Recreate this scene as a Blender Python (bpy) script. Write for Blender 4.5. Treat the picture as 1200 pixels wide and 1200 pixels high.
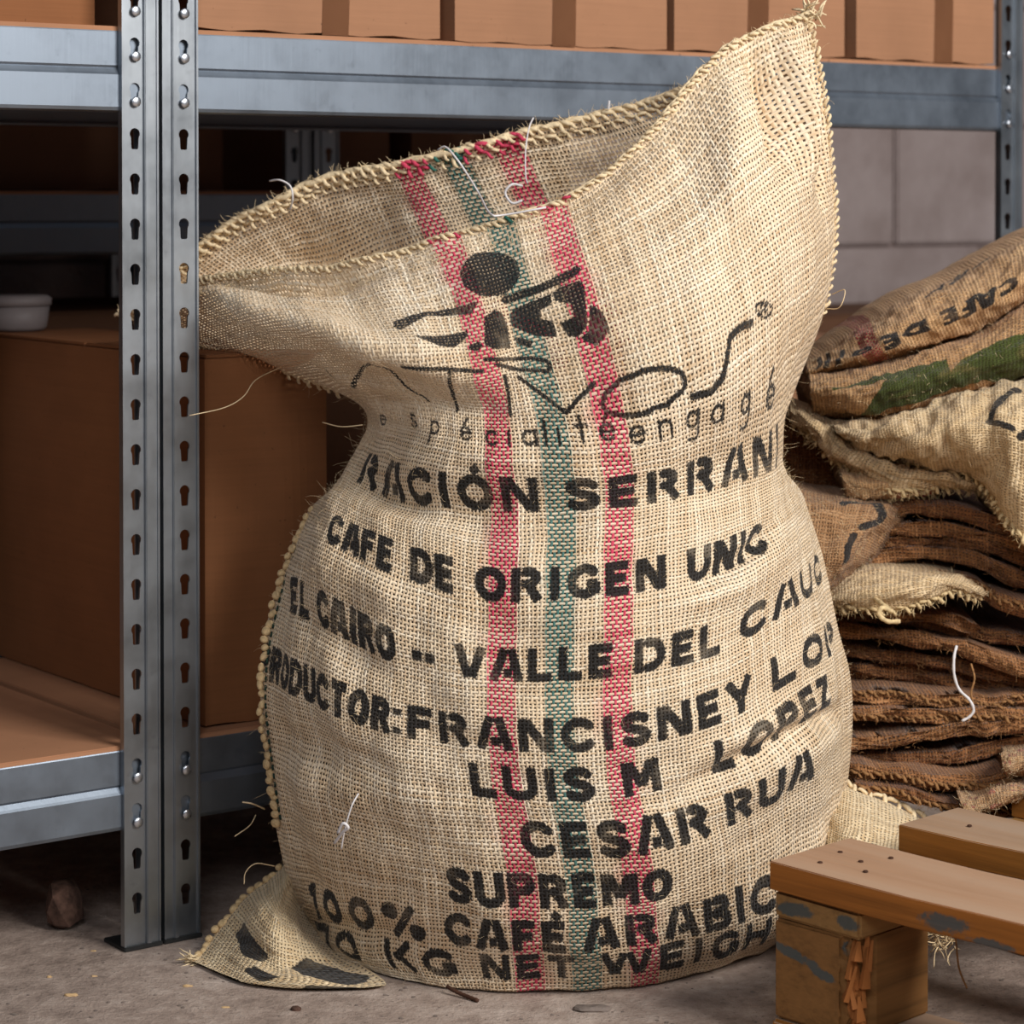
import bpy, bmesh, math, random
import numpy as np
from mathutils import Vector, Matrix
random.seed(7); RNG = np.random.RandomState(11)
for o in list(bpy.data.objects): bpy.data.objects.remove(o)
S = bpy.context.scene
COL = S.collection

# ------------------------------------------------------------------ camera
H = 0.66; F = 2900.0; PITCH = math.radians(1.2); CX = 600.0
PY = 228.0 + F*math.tan(PITCH)                  # principal row so that the horizon falls on row 228
cam_d = bpy.data.cameras.new('camera'); cam = bpy.data.objects.new('camera', cam_d); COL.objects.link(cam)
cam.location = (0, 0, H); cam.rotation_euler = (math.radians(90)-PITCH, 0, 0)
cam_d.sensor_width = 36; cam_d.sensor_fit = 'HORIZONTAL'; cam_d.lens = F/1200*36
cam_d.shift_y = (PY-600)/1200
cam_d.clip_start = .05
cam_d.dof.use_dof = True; cam_d.dof.focus_distance = 2.03; cam_d.dof.aperture_fstop = 9
S.camera = cam
# ------------------------------------------------------------------ world, lights, exposure
w = bpy.data.worlds.new('world'); S.world = w; w.use_nodes = True
w.node_tree.nodes['Background'].inputs[0].default_value = (.60, .68, .80, 1)
w.node_tree.nodes['Background'].inputs[1].default_value = .10
def area(name, loc, target, sx, sy, power, col):
    l = bpy.data.lights.new(name, 'AREA'); l.shape = 'RECTANGLE'; l.size = sx; l.size_y = sy; l.energy = power; l.color = col
    o = bpy.data.objects.new(name, l); COL.objects.link(o); o.location = loc
    o.rotation_euler = (Vector(target)-Vector(loc)).to_track_quat('-Z', 'Y').to_euler()
    return o
area('window_light', (2.05, .20, 2.15), (.05, 2.2, .40), 1.35, 1.35, 112, (1, .965, .925))
area('fill_light', (-.2, -1.0, 2.1), (.1, 2.2, .6), 1.2, 1.0, 26, (.93, .95, 1))  # added frontal fill that lifts the sack's left flank, not a real fixture
S.view_settings.view_transform = 'Standard'; S.view_settings.look = 'None'; S.view_settings.gamma = 1
S.view_settings.use_curve_mapping = False; S.view_settings.exposure = 0.16

# ------------------------------------------------------------------ helpers
cp, sp = math.cos(PITCH), math.sin(PITCH)
def W(px, py, Y):
    """world point seen at photo position (px,py) lying at distance Y"""
    px = np.asarray(px, float); py = np.asarray(py, float); Y = np.asarray(Y, float)
    u = (px-CX)/F; v = -(py-PY)/F
    dy = cp + v*sp; dz = -sp + v*cp
    k = Y/dy
    return np.stack([u*k, Y+0*k, H+dz*k], -1)
def PIX(P):
    x = P[..., 0]; y = P[..., 1]; z = P[..., 2]-H
    f = y*cp - z*sp; u = y*sp + z*cp
    return CX+F*x/f, PY-F*u/f
def cubic(xs, ys, xq):
    xs = np.asarray(xs, float); ys = np.asarray(ys, float); xq = np.asarray(xq, float)
    sh = (-1,)+(1,)*(ys.ndim-1)
    dx = np.diff(xs); d = np.diff(ys, axis=0)/dx.reshape(sh)
    m = np.zeros_like(ys)
    w0 = dx[1:]/(dx[:-1]+dx[1:])
    if len(xs) > 2: m[1:-1] = d[:-1]*w0.reshape(sh) + d[1:]*(1-w0).reshape(sh)
    m[0] = d[0]; m[-1] = d[-1]
    i = np.clip(np.searchsorted(xs, xq, side='right')-1, 0, len(xs)-2)
    h = dx[i]; t = (xq-xs[i])/h
    t = t.reshape(sh); h = h.reshape(sh)
    return ((2*t**3-3*t**2+1)*ys[i] + (t**3-2*t**2+t)*h*m[i] + (-2*t**3+3*t**2)*ys[i+1] + (t**3-t**2)*h*m[i+1])
def snoise(u, v, scale, n=10, seed=0, aniso=1):
    r = np.random.RandomState(seed); s = 0
    for _ in range(n):
        a = r.rand()*2*math.pi; f = 2*math.pi/scale*(.6+.9*r.rand())
        s = s+np.sin(f*(math.cos(a)*u+aniso*math.sin(a)*v)+r.rand()*6.28)
    return s/math.sqrt(n)
def link(o, parent=None):
    COL.objects.link(o)
    if parent is not None: o.parent = parent
    return o
def empty(name, label, cat, loc=(0, 0, 0), rz=0, group=None):
    o = bpy.data.objects.new(name, None); link(o); o.location = loc; o.rotation_euler = (0, 0, rz)
    o.empty_display_size = .05
    return tag(o, label, cat, group)
def tag(o, label=None, cat=None, group=None, kind=None):
    if label: o['label'] = label
    if cat: o['category'] = cat
    if group: o['group'] = group
    if kind: o['kind'] = kind
    return o
def mesh_np(name, verts, faces, mat, parent=None, uv=None, smooth=True, ink=None):
    me = bpy.data.meshes.new(name)
    verts = np.asarray(verts, np.float32).reshape(-1, 3)
    me.from_pydata(verts.tolist(), [], faces if isinstance(faces, list) else faces.tolist())
    if uv is not None:
        l = me.uv_layers.new(name='UVMap'); idx = np.empty(len(me.loops), np.int32); me.loops.foreach_get('vertex_index', idx)
        l.data.foreach_set('uv', np.asarray(uv, np.float32).reshape(-1, 2)[idx].ravel())
    if ink is not None:
        a = me.attributes.new('ink', 'FLOAT', 'POINT'); a.data.foreach_set('value', np.asarray(ink, np.float32).ravel())
    if smooth: me.polygons.foreach_set('use_smooth', [True]*len(me.polygons))
    if mat: me.materials.append(mat)
    me.update()
    return link(bpy.data.objects.new(name, me), parent)
def grid_faces(nv, nu, off=0, flip=False, wrap=False):
    i = np.arange(nv-1)[:, None]; j = np.arange(nu if wrap else nu-1)[None, :]; j2 = (j+1) % nu
    a = i*nu+j; b = i*nu+j2; c = (i+1)*nu+j2; d = (i+1)*nu+j
    f = np.stack([a+0*j, b+0*j, c+0*j, d+0*j], -1).reshape(-1, 4)+off
    return f[:, ::-1] if flip else f
def bm_obj(name, bm, mat, parent=None, smooth=False):
    me = bpy.data.meshes.new(name); bm.to_mesh(me); bm.free()
    if smooth: me.polygons.foreach_set('use_smooth', [True]*len(me.polygons))
    me.materials.append(mat)
    return link(bpy.data.objects.new(name, me), parent)
def add_box(bm, x0, x1, y0, y1, z0, z1, bev=0):
    r = bmesh.ops.create_cube(bm, size=1); vs = r['verts']
    for v in vs: v.co = Vector(((x0+x1)/2+v.co.x*(x1-x0), (y0+y1)/2+v.co.y*(y1-y0), (z0+z1)/2+v.co.z*(z1-z0)))
    if bev:
        es = list({e for v in vs for e in v.link_edges})
        bmesh.ops.bevel(bm, geom=es, offset=bev, segments=2, affect='EDGES')
def box_obj(name, dims, mat, parent=None, bev=.0008, **k):
    bm = bmesh.new(); add_box(bm, *dims, bev=bev); return bm_obj(name, bm, mat, parent)
def tube(pts, rad, sides=6):
    """verts, faces of a tube along points; rad scalar or list"""
    pts = np.asarray(pts, float); n = len(pts); rad = np.broadcast_to(rad, (n,))
    tg = np.gradient(pts, axis=0); tg /= np.linalg.norm(tg, axis=1, keepdims=True)+1e-12
    up = np.array([0, 0, 1.]) if abs(tg[0][2]) < .9 else np.array([1., 0, 0])
    V = []
    for k in range(n):
        a = np.cross(tg[k], up); a /= np.linalg.norm(a)+1e-12; b = np.cross(a, tg[k])
        for s in range(sides):
            t = 2*math.pi*s/sides; V.append(pts[k]+rad[k]*(math.cos(t)*a+math.sin(t)*b))
        up = b
    Fc = grid_faces(n, sides, wrap=True).tolist()
    Fc.append(list(range(sides))[::-1]); Fc.append([(n-1)*sides+s for s in range(sides)])
    return V, Fc
def tube_obj(name, pts, rad, mat, parent=None, sides=6):
    v, f = tube(pts, rad, sides); return mesh_np(name, v, f, mat, parent)

# ------------------------------------------------------------------ materials
class NB:
    def __init__(s, name):
        s.m = bpy.data.materials.new(name); s.m.use_nodes = True; s.t = s.m.node_tree; s.n = s.t.nodes
        s.b = s.n['Principled BSDF']; s.out = s.n['Material Output']
    def new(s, typ, **k):
        n = s.n.new(typ)
        for a, b in k.items(): setattr(n, a, b)
        return n
    def set(s, sock, v):
        if hasattr(v, 'bl_idname') or hasattr(v, 'is_output'): s.t.links.new(v, sock)
        else: sock.default_value = v
    def M(s, op, a, b=0.0, c=0.0, clamp=False):
        n = s.new('ShaderNodeMath', operation=op, use_clamp=clamp)
        s.set(n.inputs[0], a); s.set(n.inputs[1], b); s.set(n.inputs[2], c); return n.outputs[0]
    def smooth(s, x, a, b):
        n = s.new('ShaderNodeMapRange', interpolation_type='SMOOTHSTEP'); s.set(n.inputs[0], x)
        n.inputs[1].default_value = a; n.inputs[2].default_value = b; return n.outputs[0]
    def mix(s, f, a, b, bt='MIX'):
        n = s.new('ShaderNodeMix', data_type='RGBA', blend_type=bt); s.set(n.inputs[0], f); s.set(n.inputs[6], a); s.set(n.inputs[7], b)
        return n.outputs[2]
    def noise(s, vec, scale, detail=2, rough=.5, sc=None, dim='3D'):
        if sc is not None:
            mp = s.new('ShaderNodeMapping'); s.t.links.new(vec, mp.inputs[0]); mp.inputs['Scale'].default_value = sc; vec = mp.outputs[0]
        n = s.new('ShaderNodeTexNoise'); s.t.links.new(vec, n.inputs['Vector']); n.inputs['Scale'].default_value = scale
        n.inputs['Detail'].default_value = detail; n.inputs['Roughness'].default_value = rough
        return n.outputs['Fac']
    def ramp(s, f, stops):
        n = s.new('ShaderNodeValToRGB'); s.t.links.new(f, n.inputs[0]); e = n.color_ramp.elements
        while len(e) < len(stops): e.new(.5)
        for el, (p, c) in zip(e, stops): el.position = p; el.color = (*c, 1)
        return n.outputs[0]
    def bump(s, h, strength, dist, nrm=None):
        n = s.new('ShaderNodeBump'); n.inputs['Strength'].default_value = strength; n.inputs['Distance'].default_value = dist
        s.t.links.new(h, n.inputs['Height'])
        if nrm is not None: s.t.links.new(nrm, n.inputs['Normal'])
        return n.outputs[0]
    def coord(s, which='Object'):
        return s.new('ShaderNodeTexCoord').outputs[which]
def C(r, g, b): # sRGB 0-255 -> linear
    f = lambda c: (c/255/12.92) if c/255 <= .04045 else ((c/255+.055)/1.055)**2.4
    return (f(r), f(g), f(b))
def c4(c): return (*c, 1)

def burlap(name, light, mid, dark, pu=.0035, pv=.0032, thr=.50, stripes=None, ink=False, holes=True, hole_col=None, printcol=None, spots=None, strength=.9):
    q = NB(name); M = q.M
    sx = q.new('ShaderNodeSeparateXYZ'); uv = q.coord('UV')
    # slight wander of the threads
    nz = q.new('ShaderNodeTexNoise'); q.t.links.new(uv, nz.inputs['Vector']); nz.inputs['Scale'].default_value = 34; nz.inputs['Detail'].default_value = 3
    sub = q.new('ShaderNodeVectorMath', operation='SUBTRACT'); q.t.links.new(nz.outputs['Color'], sub.inputs[0]); sub.inputs[1].default_value = (.5, .5, .5)
    sc = q.new('ShaderNodeVectorMath', operation='SCALE'); q.t.links.new(sub.outputs[0], sc.inputs[0]); sc.inputs['Scale'].default_value = .0042
    ad = q.new('ShaderNodeVectorMath', operation='ADD'); q.t.links.new(uv, ad.inputs[0]); q.t.links.new(sc.outputs[0], ad.inputs[1])
    q.t.links.new(ad.outputs[0], sx.inputs[0]); u, v = sx.outputs[0], sx.outputs[1]
    s1 = M('SINE', M('MULTIPLY', u, math.pi/pu)); s2 = M('SINE', M('MULTIPLY', v, math.pi/pv))
    A = M('ABSOLUTE', s1); B = M('ABSOLUTE', s2); pr = M('MULTIPLY', s1, s2)
    sg = M('MULTIPLY', M('SIGN', pr), .26)
    wu = q.noise(ad.outputs[0], 1, 1, .5, sc=(1/pu*.75, 9, 1)); wv = q.noise(ad.outputs[0], 1, 1, .5, sc=(9, 1/pv*.75, 1))   # per-thread variation
    A2 = M('ADD', A, M('MULTIPLY', M('SUBTRACT', wu, .5), .75)); B2 = M('ADD', B, M('MULTIPLY', M('SUBTRACT', wv, .5), .75))
    hA = M('MULTIPLY', A2, M('ADD', 1.0, sg)); hB = M('MULTIPLY', B2, M('SUBTRACT', 1.0, sg))
    h = M('MAXIMUM', hA, hB); warp = q.smooth(M('SUBTRACT', hA, hB), -.08, .08)
    big = q.noise(uv, 5.5, 3, .6)
    fz = q.noise(uv, 1, 3, .7, sc=(700, 90, 1)); fz2 = q.noise(uv, 1, 3, .7, sc=(90, 700, 1))
    fib = q.mix(warp, fz2, fz)
    tone = M('ADD', M('MULTIPLY', q.mix(warp, wv, wu), .55), M('ADD', M('MULTIPLY', fib, .35), M('MULTIPLY', big, .24)))
    col = q.ramp(tone, [(.38, dark), (.57, mid), (.74, light)])
    if stripes:
        for (u0, hw, cc) in stripes:
            d = M('ABSOLUTE', M('SUBTRACT', u, u0)); msk = q.smooth(d, hw+.0008, hw-.0008)
            f = M('MULTIPLY', msk, M('ADD', M('MULTIPLY', warp, .80), .14))
            f = M('MULTIPLY', f, q.smooth(fib, .15, .45), clamp=True)
            col = q.mix(f, col, c4(cc))
            # dye that has bled a little
            bl = M('MULTIPLY', q.smooth(d, hw+.014, hw), M('MULTIPLY', q.smooth(q.noise(uv, 22, 3), .5, .75), .30))
            col = q.mix(bl, col, c4(cc))
    if ink:
        at = q.new('ShaderNodeAttribute'); at.attribute_name = 'ink'
        n1 = q.noise(uv, 420, 2, .7); n2 = q.noise(uv, 26, 3, .6)
        d = M('ADD', at.outputs['Fac'], M('MULTIPLY', M('SUBTRACT', n1, .5), .0042))
        msk = q.smooth(d, .0006, -.0006)
        msk = M('MULTIPLY', msk, M('ADD', .80, M('MULTIPLY', q.smooth(n2, .30, .5), .18)))
        
        col = q.mix(msk, col, c4(printcol or (.012, .012, .013)))
    if spots:
        vo = q.new('ShaderNodeTexVoronoi'); q.t.links.new(uv, vo.inputs['Vector']); vo.inputs['Scale'].default_value = 60
        col = q.mix(M('MULTIPLY', M('LESS_THAN', vo.outputs['Distance'], .28), .6), col, c4(spots))
    hmask = q.smooth(M('MAXIMUM', A2, B2), thr-.06, thr+.06)     # 0 in the gaps between threads
    if not holes: col = q.mix(hmask, c4(hole_col), col)
    q.set(q.b.inputs['Base Color'], col); q.b.inputs['Roughness'].default_value = .85
    q.b.inputs['Specular IOR Level'].default_value = .18
    q.b.inputs['Sheen Weight'].default_value = .12; q.b.inputs['Sheen Roughness'].default_value = .5
    hh = M('ADD', h, M('MULTIPLY', fib, .5))
    q.set(q.b.inputs['Normal'], q.bump(hh, strength, .0011))
    if holes: q.set(q.b.inputs['Alpha'], hmask)
    return q.m
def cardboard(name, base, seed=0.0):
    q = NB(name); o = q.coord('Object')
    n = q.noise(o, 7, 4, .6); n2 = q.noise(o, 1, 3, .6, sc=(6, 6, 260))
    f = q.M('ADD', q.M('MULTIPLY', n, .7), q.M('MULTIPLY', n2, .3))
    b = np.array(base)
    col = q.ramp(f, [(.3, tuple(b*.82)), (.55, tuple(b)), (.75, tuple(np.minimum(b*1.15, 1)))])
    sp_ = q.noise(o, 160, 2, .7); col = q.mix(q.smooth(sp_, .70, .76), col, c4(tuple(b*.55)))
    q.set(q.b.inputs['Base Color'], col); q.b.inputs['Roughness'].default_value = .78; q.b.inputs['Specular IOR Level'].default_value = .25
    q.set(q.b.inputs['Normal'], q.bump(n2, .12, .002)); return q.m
def metal(name, base, rough=.42):
    q = NB(name); o = q.coord('Object')
    n = q.noise(o, 14, 5, .65); n2 = q.noise(o, 1, 3, .6, sc=(220, 220, 8)); n3 = q.noise(o, 55, 3, .6)
    b = np.array(base)
    col = q.ramp(n, [(.32, tuple(b*.88)), (.5, tuple(b)), (.68, tuple(b*1.07))])
    col = q.mix(q.M('MULTIPLY', q.smooth(n3, .62, .78), .35), col, c4(tuple(b*.55)))
    q.set(q.b.inputs['Base Color'], col); q.b.inputs['Metallic'].default_value = .96
    q.set(q.b.inputs['Roughness'], q.M('ADD', rough, q.M('MULTIPLY', q.M('SUBTRACT', n, .5), .35)))
    q.set(q.b.inputs['Normal'], q.bump(n2, .08, .001)); return q.m
def wood(name, base, top_light=None, axis=0, blue=None):
    q = NB(name); o = q.coord('Object')
    sc = [26, 26, 60]; sc[axis] = 2.2
    n = q.noise(o, 1, 5, .65, sc=tuple(sc)); n2 = q.noise(o, 5, 3, .6); sc2 = [160, 160, 260]; sc2[axis] = 6
    n3 = q.noise(o, 1, 3, .6, sc=tuple(sc2)); b = np.array(base)
    col = q.ramp(q.M('ADD', q.M('MULTIPLY', n, .65), q.M('MULTIPLY', n3, .35)), [(.34, tuple(b*.62)), (.5, tuple(b)), (.66, tuple(np.minimum(b*1.18, 1)))])
    col = q.mix(q.M('MULTIPLY', q.smooth(n2, .55, .72), .4), col, c4(tuple(b*.62)))
    if top_light:
        # overhead light put into the colour, paler on upward faces
        g = q.new('ShaderNodeNewGeometry'); sx = q.new('ShaderNodeSeparateXYZ'); q.t.links.new(g.outputs['Normal'], sx.inputs[0])
        f = q.M('MULTIPLY', q.smooth(sx.outputs[2], .5, .9), q.M('ADD', .62, q.M('MULTIPLY', q.smooth(n, .3, .7), .28)))
        col = q.mix(f, col, c4(top_light))
    if blue:      # faded blue paint rubbed onto the front
        sx = q.new('ShaderNodeSeparateXYZ'); q.t.links.new(o, sx.inputs[0]); M = q.M; pn = q.noise(o, 130, 4, .7); tot = None
        front = q.smooth(sx.outputs[1], .010, .006)
        for (cx, cz, rx, rz, sh) in blue:
            dx = M('SUBTRACT', sx.outputs[0], cx); dz = M('SUBTRACT', M('SUBTRACT', sx.outputs[2], cz), M('MULTIPLY', dx, sh))
            d = M('ADD', M('POWER', M('ABSOLUTE', M('DIVIDE', dx, rx)), 2.0), M('POWER', M('ABSOLUTE', M('DIVIDE', dz, rz)), 2.0))
            f = q.smooth(M('ADD', d, M('MULTIPLY', M('SUBTRACT', pn, .5), 3.2)), 1.2, .4); tot = f if tot is None else M('MAXIMUM', tot, f)
        col = q.mix(M('MULTIPLY', M('MULTIPLY', tot, front), .85), col, c4(C(70, 84, 86)))
    q.set(q.b.inputs['Base Color'], col); q.b.inputs['Roughness'].default_value = .75; q.b.inputs['Specular IOR Level'].default_value = .25
    q.set(q.b.inputs['Normal'], q.bump(n3, .25, .0015)); return q.m
def plain(name, col, rough=.7, metallic=0.0, var=.2, scale=60):
    q = NB(name); o = q.coord('Object'); n = q.noise(o, scale, 3, .6); b = np.array(col)
    q.set(q.b.inputs['Base Color'], q.ramp(n, [(.3, tuple(b*(1-var))), (.7, tuple(np.minimum(b*(1+var), 1)))]))
    q.b.inputs['Roughness'].default_value = rough; q.b.inputs['Metallic'].default_value = metallic
    q.b.inputs['Specular IOR Level'].default_value = .3; return q.m
PINK = C(206, 34, 84); TEAL = C(40, 104, 100)
m_sack = burlap('jute_sack_cloth', C(250, 235, 210), C(231, 207, 173), C(192, 156, 114), ink=True, thr=.57,
                stripes=[(.301, .0125, PINK), (.350, .0125, TEAL), (.399, .0125, PINK)])
m_ear = burlap('jute_corner_cloth', C(246, 228, 194), C(224, 200, 160), C(186, 152, 106), ink=True, thr=.50, holes=False, hole_col=C(60, 42, 26))
m_top = burlap('tan_sack_cloth', C(222, 184, 138), C(196, 154, 108), C(152, 112, 72), ink=True, holes=False, hole_col=C(70, 46, 28), thr=.42, stripes=[(.075, .012, C(150, 24, 50))])
m_green = burlap('green_printed_cloth', C(206, 166, 118), C(178, 136, 92), C(136, 98, 60), ink=True, printcol=C(62, 74, 28), holes=False, hole_col=C(60, 40, 24), thr=.40)
m_pale = burlap('pale_sack_cloth', C(232, 208, 170), C(206, 178, 136), C(166, 132, 92), ink=True, holes=False, hole_col=C(80, 56, 34), thr=.42)
m_brown = burlap('brown_sack_cloth', C(192, 140, 94), C(150, 102, 62), C(100, 62, 34), pu=.0034, pv=.0034, holes=False, hole_col=C(34, 20, 12), thr=.5, strength=1)
m_brown2 = burlap('dark_sack_cloth', C(168, 118, 74), C(130, 84, 50), C(84, 50, 28), pu=.0034, pv=.0034, holes=False, hole_col=C(28, 16, 10), thr=.5, strength=1)
m_mid = burlap('marked_brown_cloth', C(184, 146, 108), C(150, 112, 76), C(110, 76, 48), ink=True, pu=.003, pv=.003, holes=False, hole_col=C(56, 36, 22), thr=.45)
m_dots = burlap('speckled_hem_cloth', C(206, 170, 130), C(172, 132, 92), C(124, 88, 56), holes=False, hole_col=C(70, 46, 30), thr=.45, spots=C(150, 60, 62))
m_hem = plain('jute_hem', C(228, 206, 168), .85, var=.3, scale=220)
m_hem2 = plain('jute_hem_brown', C(150, 110, 70), .9, var=.35, scale=220)
m_knot = plain('seam_jute', C(204, 176, 132), .9, var=.3, scale=300)
m_hemp = plain('jute_hem_pale', C(206, 182, 138), .9, var=.35, scale=220)
m_hempk = plain('jute_hem_pink', C(196, 66, 92), .85, var=.3, scale=220)
m_hemgr = plain('jute_hem_green', C(50, 104, 92), .85, var=.3, scale=220)
m_thread = plain('dark_green_thread', C(34, 58, 48), .7)
m_white = plain('white_thread', C(218, 214, 214), .6, var=.08)
m_fibre = plain('jute_fibre', C(224, 200, 160), .6, var=.25, scale=30)
m_beans = plain('green_coffee_beans', C(58, 44, 26), .8, var=.4, scale=180)
m_steel = metal('galvanised_steel', C(158, 164, 170), .38); m_steel2 = metal('galvanised_beam_steel', C(134, 144, 156), .48)
m_rivet = metal('rivet_steel', C(205, 210, 218), .3)
m_card = cardboard('cardboard', C(162, 118, 88)); m_card2 = cardboard('shaded_cardboard', C(136, 88, 54)); m_card3 = cardboard('dim_brown_cardboard', C(104, 72, 52))  # second and third are darker copies, shelf shade put into their colour
m_tape = plain('brown_parcel_tape', C(150, 104, 74), .30, var=.08, scale=12)
m_chip = cardboard('chipboard', C(172, 124, 92))
m_wood = wood('pallet_wood', C(158, 104, 44), top_light=C(168, 146, 126), axis=0)
m_woodf = m_wood
BLUEM = [(.020, .110, .022, .0055, .05), (.074, .111, .011, .006, 0), (.022, .075, .026, .0045, -.22), (.048, .066, .012, .0045, -.2), (.071, .090, .006, .006, 0)]
m_woodb = wood('pallet_block_wood', C(134, 94, 52), axis=1)
m_woodbb = wood('painted_block_wood', C(134, 94, 52), axis=1, blue=BLUEM)
m_woodd = wood('deck_wood_painted', C(160, 98, 40), top_light=C(176, 148, 124), axis=0, blue=[(.165, .131, .022, .007, 0), (.205, .124, .02, .004, 0)])
m_split = wood('splintered_wood', C(158, 98, 50), axis=2)
m_blue = plain('faded_blue_paint', C(74, 84, 84), .8, var=.4, scale=90)

# concrete floor
def mk_floor():
    q = NB('concrete_floor'); o = q.coord('Object')
    n = q.noise(o, 3.2, 6, .65); n2 = q.noise(o, 38, 5, .7); n3 = q.noise(o, 210, 3, .7)
    col = q.ramp(q.M('ADD', q.M('MULTIPLY', n, .5), q.M('MULTIPLY', n2, .5)), [(.34, C(112, 96, 86)), (.5, C(160, 142, 130)), (.64, C(192, 176, 164))])
    col = q.mix(q.M('MULTIPLY', q.smooth(n3, .58, .7), .55), col, c4(C(70, 58, 52)))
    col = q.mix(q.M('MULTIPLY', q.smooth(n3, .36, .28), .5), col, c4(C(196, 184, 172)))
    q.set(q.b.inputs['Base Color'], col); q.b.inputs['Roughness'].default_value = .8
    q.set(q.b.inputs['Normal'], q.bump(q.M('ADD', n2, q.M('MULTIPLY', n3, .6)), .7, .004)); return q.m
m_floor = mk_floor()
def mk_block():
    q = NB('painted_block'); o = q.coord('Object'); n = q.noise(o, 6, 4, .6); n2 = q.noise(o, 42, 4, .65)
    col = q.ramp(n, [(.3, C(146, 130, 126)), (.7, C(176, 162, 160))])
    col = q.mix(q.M('MULTIPLY', q.smooth(n2, .70, .80), .5), col, c4(C(110, 92, 84)))
    q.set(q.b.inputs['Base Color'], col); q.b.inputs['Roughness'].default_value = .7
    q.set(q.b.inputs['Normal'], q.bump(n2, .6, .006)); return q.m
m_block = mk_block(); m_mortar = plain('mortar', C(138, 122, 118), .9, var=.12, scale=120)

# ------------------------------------------------------------------ the setting
bm = bmesh.new(); add_box(bm, -4, 4, -1.5, 7, -.05, 0)
fl = bm_obj('floor', bm, m_floor); fl['kind'] = 'structure'
RO = Vector((-.2775, 2.187, 0)); RA = math.atan2(.597, .8025)      # rack frame: a along the bays, b into depth
def RK(a, b, z=0): return RO+Vector((a*math.cos(RA)-b*math.sin(RA), a*math.sin(RA)+b*math.cos(RA), z))
wall = box_obj('wall_back', (-2.6, 3.6, 0, .15, 0, 2.6), m_mortar, bev=0); wall.location = RK(0, 1.185); wall.rotation_euler = (0, 0, RA); wall['kind'] = 'structure'
BW, BH = .44, .215
bmb = bmesh.new(); add_box(bmb, .003, BW-.003, -.012, .02, .003, BH-.003, bev=.004); mb = bpy.data.meshes.new('block'); bmb.to_mesh(mb); bmb.free(); mb.materials.append(m_block)
ztop = H-(288-228)/F*4.4                # the joint seen right of the sack
k0 = int(ztop/BH); zoff = ztop-k0*BH
a_j = 1.62
for r in range(-1, 8):
    z0 = zoff+r*BH
    if z0 < 0 or z0 > 1.6: continue
    off = (a_j if r >= k0 else a_j-.22) if (r-k0) % 2 == 0 else a_j-.22
    for c in range(-8, 5):
        a0 = off+c*BW
        if a0 < -2.6 or a0+BW > 3.6: continue
        o = link(bpy.data.objects.new('block', mb), wall); o.location = (a0, 0, z0)
# ------------------------------------------------------------------ shelving racks
PITCHZ = .0393; ZS0 = .7098
def keyhole(cx, cz, n=16):
    pts = []
    r = .0050
    for k in range(11):
        t = math.radians(-40+k*26); pts.append((cx+r*math.cos(t), cz+.0030+r*math.sin(t)))
    pts += [(cx-.0037, cz-.0020), (cx-.0033, cz-.0092), (cx-.0026, cz-.0104), (cx+.0026, cz-.0104), (cx+.0033, cz-.0092)]
    return pts
def plate_with_slots(bm, x0, x1, y, th, z0, z1, centres, cx):
    """front sheet with keyhole slots, thickness th"""
    cells = []; cz = sorted(c for c in centres if z0+.02 < c < z1-.02)
    edges = [z0]+[(cz[i]+cz[i+1])/2 for i in range(len(cz)-1)]+[z1]
    for i, c in enumerate(cz):
        a, b = edges[i], edges[i+1]; inner = keyhole(cx, c); outer = []
        for (px, pz) in inner:
            dx, dz = px-cx, pz-(c-.003); s = 1e9
            if dx > 1e-6: s = min(s, (x1-cx)/dx)
            if dx < -1e-6: s = min(s, (x0-cx)/dx)
            if dz > 1e-6: s = min(s, (b-(c-.003))/dz)
            if dz < -1e-6: s = min(s, (a-(c-.003))/dz)
            outer.append([cx+dx*s, (c-.003)+dz*s])
        for tx, tz in ((x0, a), (x1, a), (x0, b), (x1, b)):      # put the nearest outer point on every corner
            k = min(range(len(outer)), key=lambda q: (outer[q][0]-tx)**2+(outer[q][1]-tz)**2); outer[k] = [tx, tz]
        n = len(inner)
        vi = [bm.verts.new((p[0], y, p[1])) for p in inner]; vo = [bm.verts.new((p[0], y, p[1])) for p in outer]
        wi = [bm.verts.new((p[0], y+th, p[1])) for p in inner]
        for k in range(n):
            k2 = (k+1) % n
            try: bm.faces.new((vi[k], vi[k2], vo[k2], vo[k]))
            except ValueError: pass
            bm.faces.new((vi[k2], vi[k], wi[k], wi[k2]))
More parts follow.
